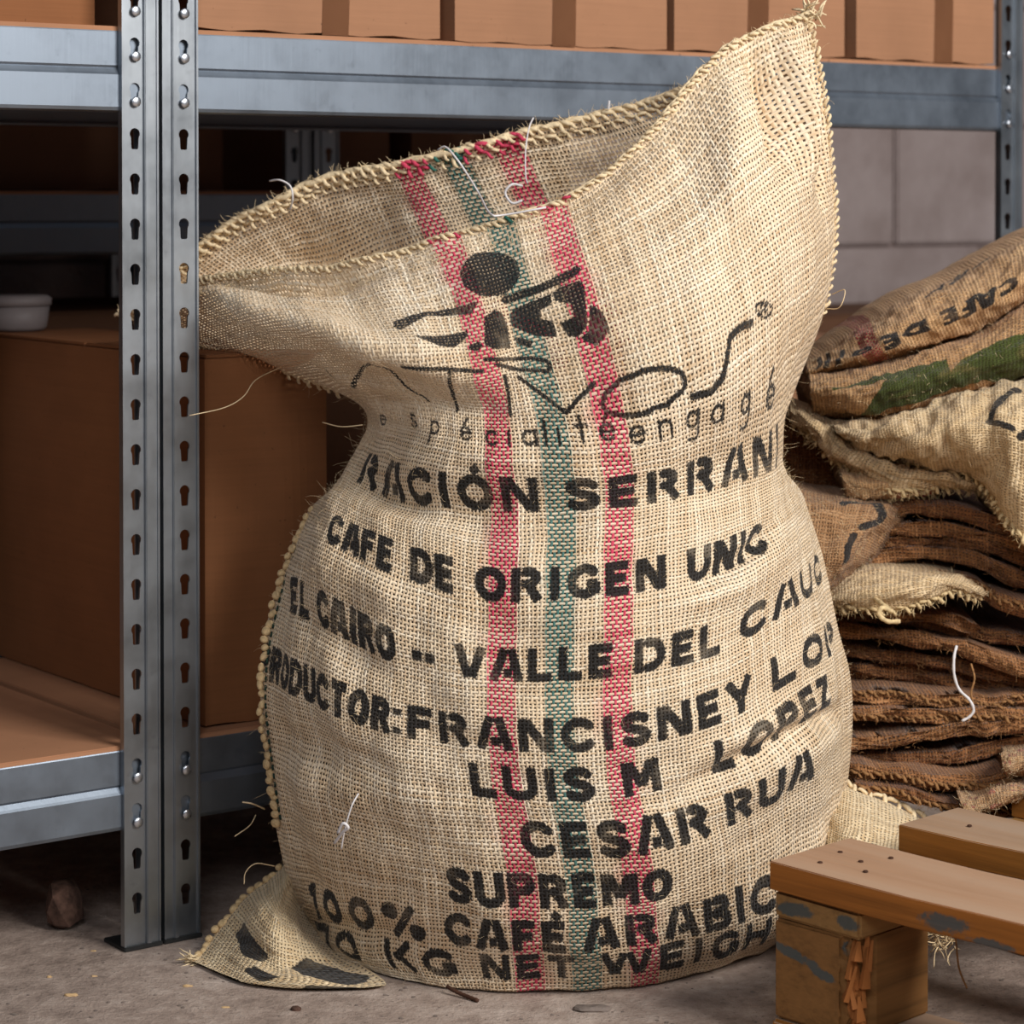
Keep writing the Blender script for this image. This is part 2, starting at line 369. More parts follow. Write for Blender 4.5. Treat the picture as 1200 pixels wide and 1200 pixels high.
def make_post(rack, a0, mirror, z1=1.15, holes=True, b=0.0, flip_b=False, seedr=0):
    wd = .0358; bm = bmesh.new()
    cent = [ZS0+k*PITCHZ for k in range(-18, 12)]
    plate_with_slots(bm, .0006, .0225, .0022, .0018, 0.002, z1, cent, .0135)
    # lip, ridge, outer flat, side flange
    add_box(bm, 0, .0018, 0.0, .007, 0.002, z1)
    add_box(bm, .0218, .0262, -.0012, .0030, 0.002, z1, bev=.0007)
    add_box(bm, .0262, wd-.001, .0012, .0028, 0.002, z1)
    add_box(bm, wd-.0018, wd, 0.0, .036, 0.002, z1)
    add_box(bm, wd-.006, wd, .034, .036, 0.002, z1)
    if mirror:
        for v in bm.verts: v.co.x = wd-v.co.x
    for v in bm.verts:
        v.co.x += a0; v.co.y = (b-v.co.y) if flip_b else b+v.co.y
    bmesh.ops.recalc_face_normals(bm, faces=bm.faces)
    p = bm_obj('post', bm, m_steel, rack)
    cx = a0+(wd-.0135 if mirror else .0135)
    for z in ([ZS0+k*PITCHZ for k in (1, 2, 3)]+[ZS0-k*PITCHZ for k in (14, 15)] if not flip_b else []):
        bm = bmesh.new()
        bmesh.ops.create_cone(bm, cap_ends=True, segments=16, radius1=.0026, radius2=.0026, depth=.004, matrix=Matrix.Translation((cx, b+.0015, z-.0085)) @ Matrix.Rotation(math.pi/2, 4, 'X'))
        bmesh.ops.create_uvsphere(bm, u_segments=14, v_segments=8, radius=.0046, matrix=Matrix.Translation((cx, b-.0008, z-.0085)) @ Matrix.Diagonal((1, .32, 1, 1)))
        bm_obj('rivet', bm, m_rivet, p, smooth=True)
    # small foot
    box_obj('foot', (a0-.001, a0+wd+.001, b-.002 if not flip_b else b-.038, b+.038 if not flip_b else b+.002, 0, .004), m_brownfoot, p)
    return p
m_brownfoot = plain('black_plastic_foot', (.02, .02, .02), .6)
def make_beam(rack, a0, a1, b, z1, h=.07, back=False):
    """stepped beam: shallow upper band, a groove, proud lower band, returns at top and bottom"""
    prof = [(.020, 0), (.0035, 0), (.0030, -.001), (.0030, -.030), (.0042, -.032), (.0015, -.036), (0, -.038), (0, -.066), (.001, -.069), (.004, -.070), (.022, -.070), (.022, -.068), (.003, -.0665), (.003, -.037), (.006, -.031), (.005, -.002), (.020, -.0015)]
    n = len(prof); V = []
    for x in (a0, a1):
        for (y, z) in prof: V.append((x, b-y if back else b+y, z1+z*h/.07))
    Fc = [[i, (i+1) % n, n+(i+1) % n, n+i] for i in range(n)]+[list(range(n)), list(range(n, 2*n))[::-1]]
    o = mesh_np('beam', V, Fc, m_steel2, rack, smooth=False)
    me = o.data; bm = bmesh.new(); bm.from_mesh(me); bmesh.ops.recalc_face_normals(bm, faces=bm.faces); bm.to_mesh(me); bm.free()
    return o
def make_rack(name, label, a0, a1, left_m, depth=.46, levels=(.802, .175), posts=(True, True), origin_b=0.0):
    r = empty(name, label, 'shelving', RK(0, origin_b), RA)
    wd = .0358
    if posts[0]: make_post(r, a0, True)
    if posts[1]: make_post(r, a1-wd, False)
    make_post(r, a0, True, b=depth, flip_b=True); make_post(r, a1-wd, False, b=depth, flip_b=True)
    for z in levels:
        for bb, bk in ((.0045, False), (depth-.0045, True)):
            bo = make_beam(r, a0+.004, a1-.004, bb, z, back=bk)
        bd = box_obj('shelf_board', (a0+.003, a1-.003, .0085, depth-.0085, z-.012, z+.004), m_chip, r, bev=.001)
        # side rails
        for s in (a0+.006, a1-.009): box_obj('side_rail', (s, s+.003, .03, depth-.03, z-.05, z-.013), m_steel2, r)
    return r
rackR = make_rack('shelving_unit', 'galvanised shelving bay behind the standing coffee sack, with four cartons on its upper shelf', -.0352, 1.0725, False)
rackL = make_rack('shelving_unit', 'galvanised shelving bay at the left edge, its bare lower chipboard shelf showing', -1.14, -.0388, True, posts=(True, True))
# back-to-back rack further in, lower beam at eye height
rackB = make_rack('shelving_unit', 'dim shelving bay in the dark behind the front bays', -1.0, .53, True, levels=(.66, .175), origin_b=.66)
rackC = make_rack('shelving_unit', 'dim shelving bay far behind the coffee sack, mostly hidden by it', .535, 1.22, True, levels=(.66, .175), origin_b=.66)

# ------------------------------------------------------------------ cardboard boxes
def carton(label, a0, a1, b0, b1, z0, z1, mat, tape_a=None, group=None, bulge=.004, rz=0, seed=1, name='cardboard_box', tape=True):
    wx, dy, hz = a1-a0, b1-b0, z1-z0
    t = empty(name, label, 'box', RK((a0+a1)/2, (b0+b1)/2, z0), RA+rz, group)
    # four walls + bottom as one bulging shell
    n = 14; V = []; Fc = []
    bm = bmesh.new(); bmesh.ops.create_cube(bm, size=1)
    bmesh.ops.subdivide_edges(bm, edges=bm.edges[:], cuts=n, use_grid_fill=True)
    for v in bm.verts:
        x, y, z = v.co; fx, fy, fz = 1-4*x*x, 1-4*y*y, 1-4*z*z
        k = bulge*(1+.6*math.sin(7*x+seed)+.6*math.cos(5*z+seed*2))
        nx = math.copysign(1, x) if abs(abs(x)-.5) < 1e-4 else 0; ny = math.copysign(1, y) if abs(abs(y)-.5) < 1e-4 else 0
        X = x*wx+nx*k*fy*fz; Y = y*dy+ny*k*fx*fz; Z = (z+.5)*hz
        if nx or ny: Z -= 0
        if z < -.45: Z += .0012*(1+math.sin(x*wx*90+seed)*math.sin(y*dy*70))
        v.co = (X, Y, Z)
    es = [e for e in bm.edges if sum(1 for v in e.verts if (abs(abs(v.co.x)-wx/2) < .003) + (abs(abs(v.co.y)-dy/2) < .003) == 2) == 2]
    body = bm_obj('body', bm, mat, t)
    # top flaps
    for s in (-1, 1):
        box_obj('flap', (-wx/2+.001, wx/2-.001, min(s*.001, s*dy/2), max(s*.001, s*dy/2), hz+.0004, hz+.0036), mat, t, bev=.001)
    if tape:
        ta = (tape_a if tape_a is not None else (a0+a1)/2)-(a0+a1)/2
        m = bmesh.new()
        tw = .0145; ys = -dy/2
        rows = [(ys-bulge*1.9*(1-(2*q-1)**2)*0-.0, q) for q in np.linspace(.0, 1, 12)]
        vs = []
        for (_, q) in rows:
            x = ta/wx; kk = bulge*(1+.6*math.sin(7*x+seed)+.6*math.cos(5*(q-.5)+seed*2))*(1-4*x*x)*(1-(2*q-1)**2)
            vs.append([m.verts.new((ta-tw, ys-kk-.0006, q*hz)), m.verts.new((ta+tw, ys-kk-.0006, q*hz))])
        for i in range(len(vs)-1): m.faces.new((vs[i][0], vs[i][1], vs[i+1][1], vs[i+1][0]))
        m.faces.ensure_lookup_table()
        ex = bmesh.ops.solidify(m, geom=m.faces[:], thickness=-.0003)
        bm_obj('tape', m, m_tape, t)
    return t
zs = .8065
carton('tall lit carton on the upper shelf just right of the twin posts', .004, .268, .010, .33, zs, zs+.30, m_card, .15, seed=1, bulge=.002)
carton('second carton from the twin posts on the upper shelf, a tape strip near its middle', .284, .548, .008, .34, zs-.001, zs+.29, m_card, .415, seed=2, bulge=.002)
carton('carton on the upper shelf rising behind the pointed sack corner', .558, .798, .008, .33, zs, zs+.30, m_card, .672, seed=3, bulge=.002)
carton('rightmost carton on the upper shelf beside the far right post', .816, 1.032, .008, .33, zs, zs+.30, m_card, .95, seed=4, bulge=.002)
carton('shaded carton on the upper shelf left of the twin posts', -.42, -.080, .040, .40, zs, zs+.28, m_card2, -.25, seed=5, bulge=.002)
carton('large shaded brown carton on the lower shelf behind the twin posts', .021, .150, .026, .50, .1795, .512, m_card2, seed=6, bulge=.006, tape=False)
carton('dark carton added on the lower shelf to darken the gap between the large brown carton and the sack neck', .17, .46, .16, .45, .1795, .56, m_card3, seed=7, tape=False)  # added to cover the bright post behind and darken this gap
# dim cartons in the rear rack
gr = 'cartons in the dim rear rack'
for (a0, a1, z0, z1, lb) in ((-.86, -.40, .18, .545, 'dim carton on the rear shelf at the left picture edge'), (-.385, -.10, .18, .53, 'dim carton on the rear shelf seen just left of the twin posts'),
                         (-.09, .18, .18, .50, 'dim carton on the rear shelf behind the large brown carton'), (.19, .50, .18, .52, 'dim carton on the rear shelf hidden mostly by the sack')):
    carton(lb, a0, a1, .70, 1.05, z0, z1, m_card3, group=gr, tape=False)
for (a0, a1, lb) in ((-.96, -.52, 'dark carton added high in the rear rack to blacken its far left'), (-.50, -.06, 'dark carton added high in the rear rack to blacken it left of the twin posts'), (-.04, .44, 'dark carton added high in the rear rack to blacken it behind the twin posts'), (.575, .685, 'dim carton high in the rear rack, between two dark uprights'), (.72, .98, 'dim carton high in the rear rack, just above the sack mouth')):
    carton(lb, a0, a1, .72, 1.05, .6645, .96, m_card3, group=gr, tape=False)  # first three cartons are added only to darken the rear rack
carton('low carton against the block wall, seen right of the sack neck', 1.10, 1.36, .55, .85, .002, .46, m_card, tape=False, seed=9)
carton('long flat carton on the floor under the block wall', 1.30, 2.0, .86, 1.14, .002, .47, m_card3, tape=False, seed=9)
# pale rounded tub on the rear shelf
def lathe(name, prof, mat, parent=None, n=32):
    V = [(r*math.cos(2*math.pi*k/n), r*math.sin(2*math.pi*k/n), z) for (r, z) in prof for k in range(n)]
    return mesh_np(name, V, grid_faces(len(prof), n, wrap=True, flip=False), mat, parent)
p = W(2, 380, 2.55)
tb = empty('plastic_tub', 'pale grey lidded tub on top of a shaded carton at the left edge', 'tub', (p[0], 2.62, .5165))
m_tub = plain('grey_plastic', C(128, 120, 120), .5, var=.05)
lathe('tub_body', [(0, 0), (.030, 0), (.033, .004), (.036, .026), (.0, .026)], m_tub, tb); lathe('lid', [(0, .0262), (.038, .0262), (.038, .034), (.034, .037), (0, .037)], m_tub, tb)

# ------------------------------------------------------------------ lettering (distance to strokes, in metres on the cloth)
def arc(cx, cy, rx, ry, a0, a1, n=9):
    return [(cx+rx*math.cos(math.radians(a0+(a1-a0)*k/(n-1))), cy+ry*math.sin(math.radians(a0+(a1-a0)*k/(n-1)))) for k in range(n)]
e = .13
G = {
 'A': (.86, [[(.10, .0), (.37, 1)], [(.76, .0), (.55, 1)], [(.36, .27), (.58, .27)]]),
 'Á': (.86, [[(.10, .0), (.37, 1)], [(.76, .0), (.55, 1)], [(.36, .27), (.58, .27)]]),
 'B': (.76, [[(e, 0), (e, 1)], [(.34, .87), *arc(.42, .70, .2, .17, 90, -90, 7), (.34, .53)], [(.34, .5), *arc(.42, .32, .22, .19, 90, -90, 7), (.34, .13)]]),
 'C': (.80, [arc(.44, .5, .31, .37, 45, 168), arc(.44, .5, .31, .37, 192, 315)]),
 'D': (.82, [[(e, 0), (e, 1)], [(.36, .87), *arc(.38, .5, .31, .37, 90, -90, 11), (.36, .13)]]),
 'E': (.68, [[(e, 0), (e, 1)], [(.14, .88), (.62, .88)], [(.14, .5), (.56, .5)], [(.14, .12), (.62, .12)]]),
 'F': (.66, [[(e, 0), (e, 1)], [(.14, .88), (.62, .88)], [(.14, .5), (.56, .5)]]),
 'G': (.84, [arc(.45, .5, .31, .37, 45, 168), arc(.45, .5, .31, .37, 192, 330), [(.5, .42), (.78, .42)], [(.72, .1), (.72, .45)]]),
 'H': (.80, [[(e, 0), (e, 1)], [(.67, 0), (.67, 1)], [(.2, .5), (.6, .5)]]),
 'I': (.34, [[(.17, 0), (.17, 1)]]),
 'K': (.82, [[(e, 0), (e, 1)], [(.30, .45), (.68, .97)], [(.40, .55), (.72, .03)]]),
 'L': (.66, [[(e, 0), (e, 1)], [(.14, .12), (.62, .12)]]),
 'M': (1.0, [[(e, 0), (e, 1)], [(.87, 0), (.87, 1)], [(.22, .95), (.5, .25)], [(.78, .95), (.5, .25)]]),
 'N': (.82, [[(e, 0), (e, 1)], [(.69, 0), (.69, 1)], [(.2, .93), (.62, .07)]]),
 'O': (.84, [arc(.42, .5, .29, .37, 102, 258, 11), arc(.42, .5, .29, .37, -78, 78, 11)]),
 'P': (.74, [[(e, 0), (e, 1)], [(.34, .87), *arc(.40, .68, .21, .19, 90, -90, 7), (.34, .49)]]),
 'R': (.80, [[(e, 0), (e, 1)], [(.38, .87), *arc(.42, .69, .20, .18, 90, -90, 7), (.38, .51)], [(.46, .46), (.68, .02)]]),
 'S': (.72, [[*arc(.36, .70, .23, .18, 25, 240, 9), *arc(.36, .29, .24, .18, 70, -150, 9)]]),
 'T': (.74, [[(.37, 0), (.37, .9)], [(.04, .88), (.70, .88)]]),
 'U': (.82, [[(e, .3), (e, 1)], [(.69, .3), (.69, 1)], arc(.41, .36, .28, .24, 188, 262, 6), arc(.41, .36, .28, .24, 278, 352, 6), [(e, .3), (e, .45)]]),
 'V': (.82, [[(.11, 1), (.38, .05)], [(.71, 1), (.48, .05)]]),
 'W': (1.15, [[(.1, 1), (.3, .05)], [(.52, .9), (.34, .05)], [(.63, .9), (.81, .05)], [(1.05, 1), (.87, .05)]]),
 'Y': (.80, [[(.1, 1), (.38, .45)], [(.7, 1), (.44, .45)], [(.40, 0), (.40, .42)]]),
 'Z': (.74, [[(.08, .88), (.66, .88)], [(.08, .12), (.66, .12)], [(.60, .8), (.14, .2)]]),
 '1': (.50, [[(.30, 0), (.30, 1)], [(.06, .74), (.28, .88)]]),
 '0': (.72, [arc(.36, .5, .23, .37, 102, 258, 11), arc(.36, .5, .23, .37, -78, 78, 11)]),
 '7': (.66, [[(.04, .88), (.62, .88)], [(.56, .8), (.26, 0)]]),
 '%': (.95, [arc(.2, .76, .1, .12, 0, 360, 9), arc(.74, .24, .1, .12, 0, 360, 9), [(.68, 1), (.26, 0)]]),
 ':': (.30, [[(.15, .62), (.15, .82)], [(.15, .08), (.15, .28)]]),
 '-': (.6, [[(.02, .42), (.28, .42)], [(.34, .42), (.58, .42)]]),
 ' ': (.45, [])}
G['Ó'] = (G['O'][0], G['O'][1]+[[(.38, 1.06), (.55, 1.24)]]); G['É'] = (G['E'][0], G['E'][1]+[[(.32, 1.06), (.48, 1.24)]])
L = {  # small round hand letters, x-height 1
 'e': [arc(.5, .5, .42, .45, 0, 320, 13), [(.1, .52), (.9, .52)]], 'c': [arc(.5, .5, .42, .45, 45, 315, 11)],
 'a': [arc(.45, .5, .38, .45, 40, 320, 11), [(.88, 0), (.88, 1)]], 'n': [[(.12, 0), (.12, 1)], [(.12, .6), *arc(.5, .55, .37, .4, 150, 0, 7), (.87, 0)]],
 's': [[*arc(.48, .74, .3, .22, 30, 250, 8), *arc(.48, .26, .32, .24, 80, -150, 8)]], 'p': [[(.1, -.75), (.1, 1)], arc(.48, .5, .38, .45, 0, 360, 13)],
 'i': [[(.5, 0), (.5, 1)]], 'l': [[(.5, 0), (.5, 1.6)]], 't': [[(.5, 0), (.5, 1.6)], [(.15, 1), (.85, 1)]],
 'g': [arc(.45, .55, .36, .42, 0, 360, 13), [(.85, 1), (.85, -.3), *arc(.45, -.35, .4, .3, 0, -140, 6)]]}
L['E'] = L['e']+[[(.4, 1.2), (.75, 1.6)]]
class Ink:
    """signed distance field on a regular cloth grid"""
    def __init__(s, us, vs): s.u = us; s.v = vs; s.d = np.full((len(vs), len(us)), .05, np.float32)
    def _win(s, pts, m):
        a = np.array(pts); i0, i1 = np.searchsorted(s.v, [a[:, 1].min()-m, a[:, 1].max()+m]); j0, j1 = np.searchsorted(s.u, [a[:, 0].min()-m, a[:, 0].max()+m])
        return i0, i1, j0, j1
    def stroke(s, pts, hw, square=False):
        i0, i1, j0, j1 = s._win(pts, hw+.008)
        if i1 <= i0 or j1 <= j0: return
        U, V = np.meshgrid(s.u[j0:j1], s.v[i0:i1]); D = s.d[i0:i1, j0:j1]
        for (a, b) in zip(pts[:-1], pts[1:]):
            dx, dy = b[0]-a[0], b[1]-a[1]; Ln = math.hypot(dx, dy)+1e-9; dx /= Ln; dy /= Ln
            al = (U-a[0])*dx+(V-a[1])*dy; pe = np.abs(-(U-a[0])*dy+(V-a[1])*dx)
            if square: d = np.maximum(np.abs(al-Ln/2)-Ln/2, pe-hw)
            else: d = np.hypot(al-np.clip(al, 0, Ln), pe)-hw
            np.minimum(D, d, out=D)
    def poly(s, pts):
        i0, i1, j0, j1 = s._win(pts, .008); U, V = np.meshgrid(s.u[j0:j1], s.v[i0:i1]); D = s.d[i0:i1, j0:j1]
        ins = np.zeros(U.shape, bool); md = np.full(U.shape, 1.)
        for k in range(len(pts)):
            a, b = pts[k], pts[(k+1) % len(pts)]
            c = ((a[1] > V) != (b[1] > V)) & (U < (b[0]-a[0])*(V-a[1])/((b[1]-a[1]) if abs(b[1]-a[1]) > 1e-12 else 1e-12)+a[0]); ins ^= c
            dx, dy = b[0]-a[0], b[1]-a[1]; LL = dx*dx+dy*dy+1e-12; t = np.clip(((U-a[0])*dx+(V-a[1])*dy)/LL, 0, 1)
            md = np.minimum(md, np.hypot(U-a[0]-t*dx, V-a[1]-t*dy))
        np.minimum(D, np.where(ins, -md, md), out=D)
    def text(s, txt, u0, u1, vc, h, hw=.142, slope=None, flip=False):
        """txt between cloth positions u0,u1, centred on vc (v grows upward)"""
        tot = sum(G[c][0] for c in txt)+.10*(len(txt)-1); k = (u1-u0)/tot; x = 0
        for c in txt:
            wv, st = G[c]
            for p in st:
                q = [((x+a)*k+u0, vc+(b-.5)*h) for (a, b) in p]
                if flip: q = [(u1-(a-u0), 2*vc-b) for (a, b) in q]
                s.stroke(q, hw*min(h, k*1.15), square=(len(p) == 2))
            x += wv+.10
# ------------------------------------------------------------------ the coffee sack
CS = np.array([0, .15, .3, .43, .5, .57, .7, .85, 1.0]); CWD = .70
def body_row(xL, xg, xR, ycurve, Yc, Rd, scale=1400.):
    AL = xg-xL; AR = xR-xg; out = []
    xs, ys = zip(*ycurve)
    for s in CS:
        d = s-.5
        A = AL if d < 0 else AR; k = CWD*scale/A; ph = k*d; ph = max(-1.62, min(1.75, ph))
        px = xg+A*math.sin(ph); py = float(np.interp(px, xs, ys))
        if ph > 1.5: py -= (ph-1.5)*70
        out.append((px, py, Yc+Rd*(1-math.cos(ph))))
    return out
rows = []   # (t measured down from the rim, control points)
rows.append((0.0, [(140, 368, 2.36), (262, 320, 2.22), (398, 312, 2.13), (522, 277, 2.09), (585, 258, 2.08), (648, 237, 2.075), (738, 178, 2.09), (846, 58, 2.13), (950, 14, 2.17)]))
rows.append((.05, [(190, 392, 2.34), (290, 362, 2.16), (422, 362, 2.07), (546, 340, 2.045), (603, 322, 2.04), (666, 302, 2.035), (782, 245, 2.05), (882, 150, 2.09), (967, 105, 2.18)]))
rows.append((.10, [(250, 412, 2.31), (345, 402, 2.12), (452, 408, 2.03), (563, 405, 2.02), (618, 390, 2.02), (686, 368, 2.01), (808, 316, 2.02), (915, 235, 2.07), (976, 195, 2.18)]))
rows.append((.145, [(335, 438, 2.27), (388, 440, 2.13), (470, 452, 2.05), (577, 458, 2.02), (636, 450, 2.015), (704, 438, 2.005), (828, 392, 2.01), (930, 318, 2.07), (980, 270, 2.18)]))
rows.append((.188, [(425, 478, 2.20), (442, 487, 2.13), (505, 500, 2.05), (584, 513, 2.02), (650, 512, 2.01), (718, 508, 2.005), (836, 478, 2.02), (925, 415, 2.08), (966, 365, 2.18)]))
rows.append((.235, body_row(412, 657, 920, [(400, 535), (430, 555), (470, 567), (520, 573), (575, 578), (640, 580), (722, 576), (765, 568), (835, 554), (880, 540), (903, 530), (925, 512)], 2.01, .15, 1390)))
rows.append((.311, body_row(358, 657, 945, [(350, 600), (405, 625), (430, 635), (460, 648), (490, 665), (520, 677), (572, 686), (660, 683), (720, 678), (762, 672), (820, 660), (865, 645), (905, 622), (955, 590)], 1.985, .17)))
rows.append((.377, body_row(322, 656, 966, [(315, 685), (345, 698), (375, 712), (430, 737), (455, 752), (495, 771), (550, 779), (620, 780), (700, 776), (757, 768), (830, 753), (880, 728), (925, 698), (955, 675), (975, 655)], 1.97, .19)))
rows.append((.437, body_row(299, 657, 984, [(295, 765), (345, 795), (385, 815), (440, 837), (485, 848), (545, 856), (600, 861), (690, 862), (740, 856), (775, 849), (815, 838), (855, 820), (910, 790), (960, 757), (990, 735)], 1.96, .20)))
rows.append((.479, body_row(296, 662, 998, [(290, 825), (400, 880), (500, 908), (565, 916), (675, 920), (750, 913), (800, 900), (848, 885), (875, 870), (905, 852), (955, 820), (1000, 785)], 1.96, .20)))
rows.append((.526, body_row(303, 673, 1000, [(300, 903), (400, 950), (500, 975), (628, 983), (670, 985), (720, 983), (760, 976), (810, 965), (865, 945), (900, 925), (930, 905), (980, 865), (1000, 845)], 1.965, .20)))
rows.append((.569, body_row(316, 682, 994, [(315, 978), (400, 1010), (540, 1040), (610, 1045), (700, 1047), (768, 1041), (850, 1010), (930, 965), (995, 915)], 1.975, .20)))
rows.append((.609, body_row(338, 685, 984, [(335, 1045), (362, 1058), (400, 1068), (475, 1083), (540, 1091), (640, 1098), (700, 1096), (750, 1088), (795, 1080), (855, 1066), (885, 1056), (950, 1020), (988, 985)], 1.99, .20)))
rows.append((.639, body_row(358, 688, 972, [(355, 1086), (400, 1108), (470, 1121), (515, 1129), (590, 1134), (670, 1134), (735, 1126), (790, 1118), (845, 1108), (890, 1097), (950, 1065), (978, 1040)], 2.01, .20)))
def floor_row(pts, z=.003):
    out = []
    for (px, py) in pts:
        Y = (H-z)*F/(py-228); out.append((px, py, Y))
    return out
rows.append((.667, floor_row([(400, 1122), (438, 1142), (520, 1160), (622, 1166), (690, 1165), (755, 1158), (852, 1133), (922, 1104), (948, 1080)])))
TV = np.array([r[0] for r in rows]); NET = np.array([[W(*p) for p in r[1]] for r in rows])       # (rows, cols, 3)
under = NET[-1].copy(); c0 = under.mean(0); c0[1] += .05; under = c0+(under-c0)*.6; under[:, 2] = .002
TV = np.append(TV, .76); NET = np.concatenate([NET, under[None]])
TT = TV[-1]
NU, NV = 430, 450
us = np.linspace(0, 1, NU); tv = np.linspace(0, TT, NV)
tmp = np.stack([cubic(CS, NET[k], us) for k in range(len(NET))])
FR = cubic(TV, tmp, tv)                                                                    # front cloth
FR[..., 2] = np.maximum(FR[..., 2], .002)
def normals(P):
    a = np.gradient(P, axis=1); b = np.gradient(P, axis=0); n = np.cross(a, b); n /= np.linalg.norm(n, axis=-1, keepdims=True)+1e-12
    return n
N0 = normals(FR)
if N0[NV//2, NU//2, 1] > 0: N0 = -N0
UU, VV = np.meshgrid(us*CWD, -tv)          # cloth coordinates, metres
PX0, PY0 = PIX(FR)
FACE = (N0[..., 1] < .15)
def inv(px, py):
    d = (PX0-px)**2+(PY0-py)**2; d = np.where(FACE, d, 1e9); i, j = np.unravel_index(np.argmin(d), d.shape); return (UU[i, j], VV[i, j])
disp = np.zeros(UU.shape)
def crease(pix, amp, wd, fade=True):
    global disp
    pts = [inv(*p) for p in pix]; best = np.full(UU.shape, 1.); al = np.zeros(UU.shape); tot = 0
    seg = [math.hypot(b[0]-a[0], b[1]-a[1]) for a, b in zip(pts[:-1], pts[1:])]; T = sum(seg)+1e-9; acc = 0
    for (a, b), Ls in zip(zip(pts[:-1], pts[1:]), seg):
        dx, dy = b[0]-a[0], b[1]-a[1]; t = np.clip(((UU-a[0])*dx+(VV-a[1])*dy)/(Ls*Ls+1e-12), 0, 1)
        d = np.hypot(UU-a[0]-t*dx, VV-a[1]-t*dy); m = d < best; best = np.where(m, d, best); al = np.where(m, (acc+t*Ls)/T, al); acc += Ls
    f = np.sin(np.pi*np.clip(al, .02, .98))**.6 if fade else 1
    disp = disp+amp*np.exp(-(best/wd)**2)*f
crease([(795, 925), (860, 890), (920, 862), (992, 828)], -.008, .008)
crease([(800, 900), (870, 862), (940, 835), (985, 812)], .006, .012)
crease([(820, 960), (900, 905), (985, 860)], .006, .016)
crease([(418, 560), (480, 592), (560, 605), (610, 600)], -.012, .016)
crease([(440, 500), (500, 530), (580, 545), (700, 550), (850, 520)], .008, .026)
crease([(800, 690), (870, 655), (915, 600)], -.010, .010)
crease([(760, 720), (850, 690), (925, 640)], .007, .016)
crease([(240, 345), (330, 372), (420, 400), (500, 428), (600, 450)], .012, .020)
crease([(400, 455), (450, 470), (520, 478), (600, 482)], -.005, .010)
crease([(240, 332), (330, 334), (400, 328), (470, 310)], -.016, .009)
crease([(876, 50), (898, 100), (908, 150), (915, 200)], -.026, .012)
crease([(910, 30), (928, 90), (938, 150), (948, 215)], .022, .011)
crease([(948, 60), (958, 120), (964, 180), (966, 230)], -.02, .008)
crease([(870, 90), (862, 170), (850, 260)], .010, .022)
crease([(900, 200), (870, 270), (840, 330)], -.007, .018)
crease([(310, 860), (380, 880), (470, 900)], -.007, .014)
crease([(330, 910), (420, 935), (520, 930)], .006, .02)
crease([(322, 700), (380, 740), (470, 790), (520, 800)], -.005, .014)
crease([(360, 640), (420, 680), (520, 720)], .006, .016)
crease([(355, 1075), (430, 1092), (520, 1108)], -.004, .01)
crease([(700, 250), (760, 210), (790, 170)], .008, .014)
disp += .0020*snoise(UU, VV, .09, seed=3)+.0007*snoise(UU, VV, .035, seed=5)+.0002*snoise(UU, VV, .012, seed=8)
edge = np.clip(np.minimum(UU, CWD-UU)/.03, 0, 1)*np.clip((TT-.06+VV)/.05, 0, 1)
FR = FR+N0*(disp*edge)[..., None]
FR[..., 2] = np.maximum(FR[..., 2], .002)
# ink
vs_up = VV[::-1, 0]
ink = Ink(us*CWD, vs_up)
def uat(px, t):          # cloth u where row t meets photo column px
    i = int(round(t/TT*(NV-1))); r = PX0[i]; ok = FACE[i]; d = np.where(ok, np.abs(r-px), 1e9); return us[int(np.argmin(d))]*CWD
LINES = [(.235, .029, [('RACIÓN', 422, 634), ('SERRANI', 660, 910)]),
 (.311, .029, [('CAFE', 386, 462), ('DE', 480, 534), ('ORIGEN', 555, 783), ('UNIC', 806, 900)]),
 (.377, .028, [('EL', 340, 360), ('CAIRO', 370, 464), ('-', 482, 512), ('VALLE', 533, 720), ('DEL', 742, 846), ('CAUC', 865, 962)]),
 (.437, .029, [('PRODUCTOR:', 300, 470), ('FRANCISNEY', 475, 882), ('LOP', 902, 978)]),
 (.479, .029, [('LUIS', 548, 698), ('M', 730, 776), ('LOPEZ', 835, 972)]),
 (.526, .030, [('CESAR', 608, 832), ('RUA', 850, 946)]),
 (.569, .030, [('SUPREMO', 524, 788)]),
 (.609, .029, [('100%', 362, 500), ('CAFÉ', 520, 666), ('ARABIC', 682, 908)]),
 (.639, .024, [('70', 374, 426), ('KG', 448, 538), ('NET', 563, 676), ('WEIGHT', 702, 930)])]
for t, h, ws in LINES:
    for (tx, a, b) in ws: ink.text(tx, uat(a, t), uat(b, t), -t, h)
c2 = lambda pts: [inv(360+x*.31667, 260+y*.31667) for x, y in pts]
c3 = lambda pts: [inv(650+x*.29167, 250+y*.29167) for x, y in pts]
def ell(cx, cy, rx, ry, rot=0, n=22):
    r = math.radians(rot); return [(cx+rx*math.cos(t)*math.cos(r)-ry*math.sin(t)*math.sin(r), cy+rx*math.cos(t)*math.sin(r)+ry*math.sin(t)*math.cos(r)) for t in [2*math.pi*k/n for k in range(n)]]
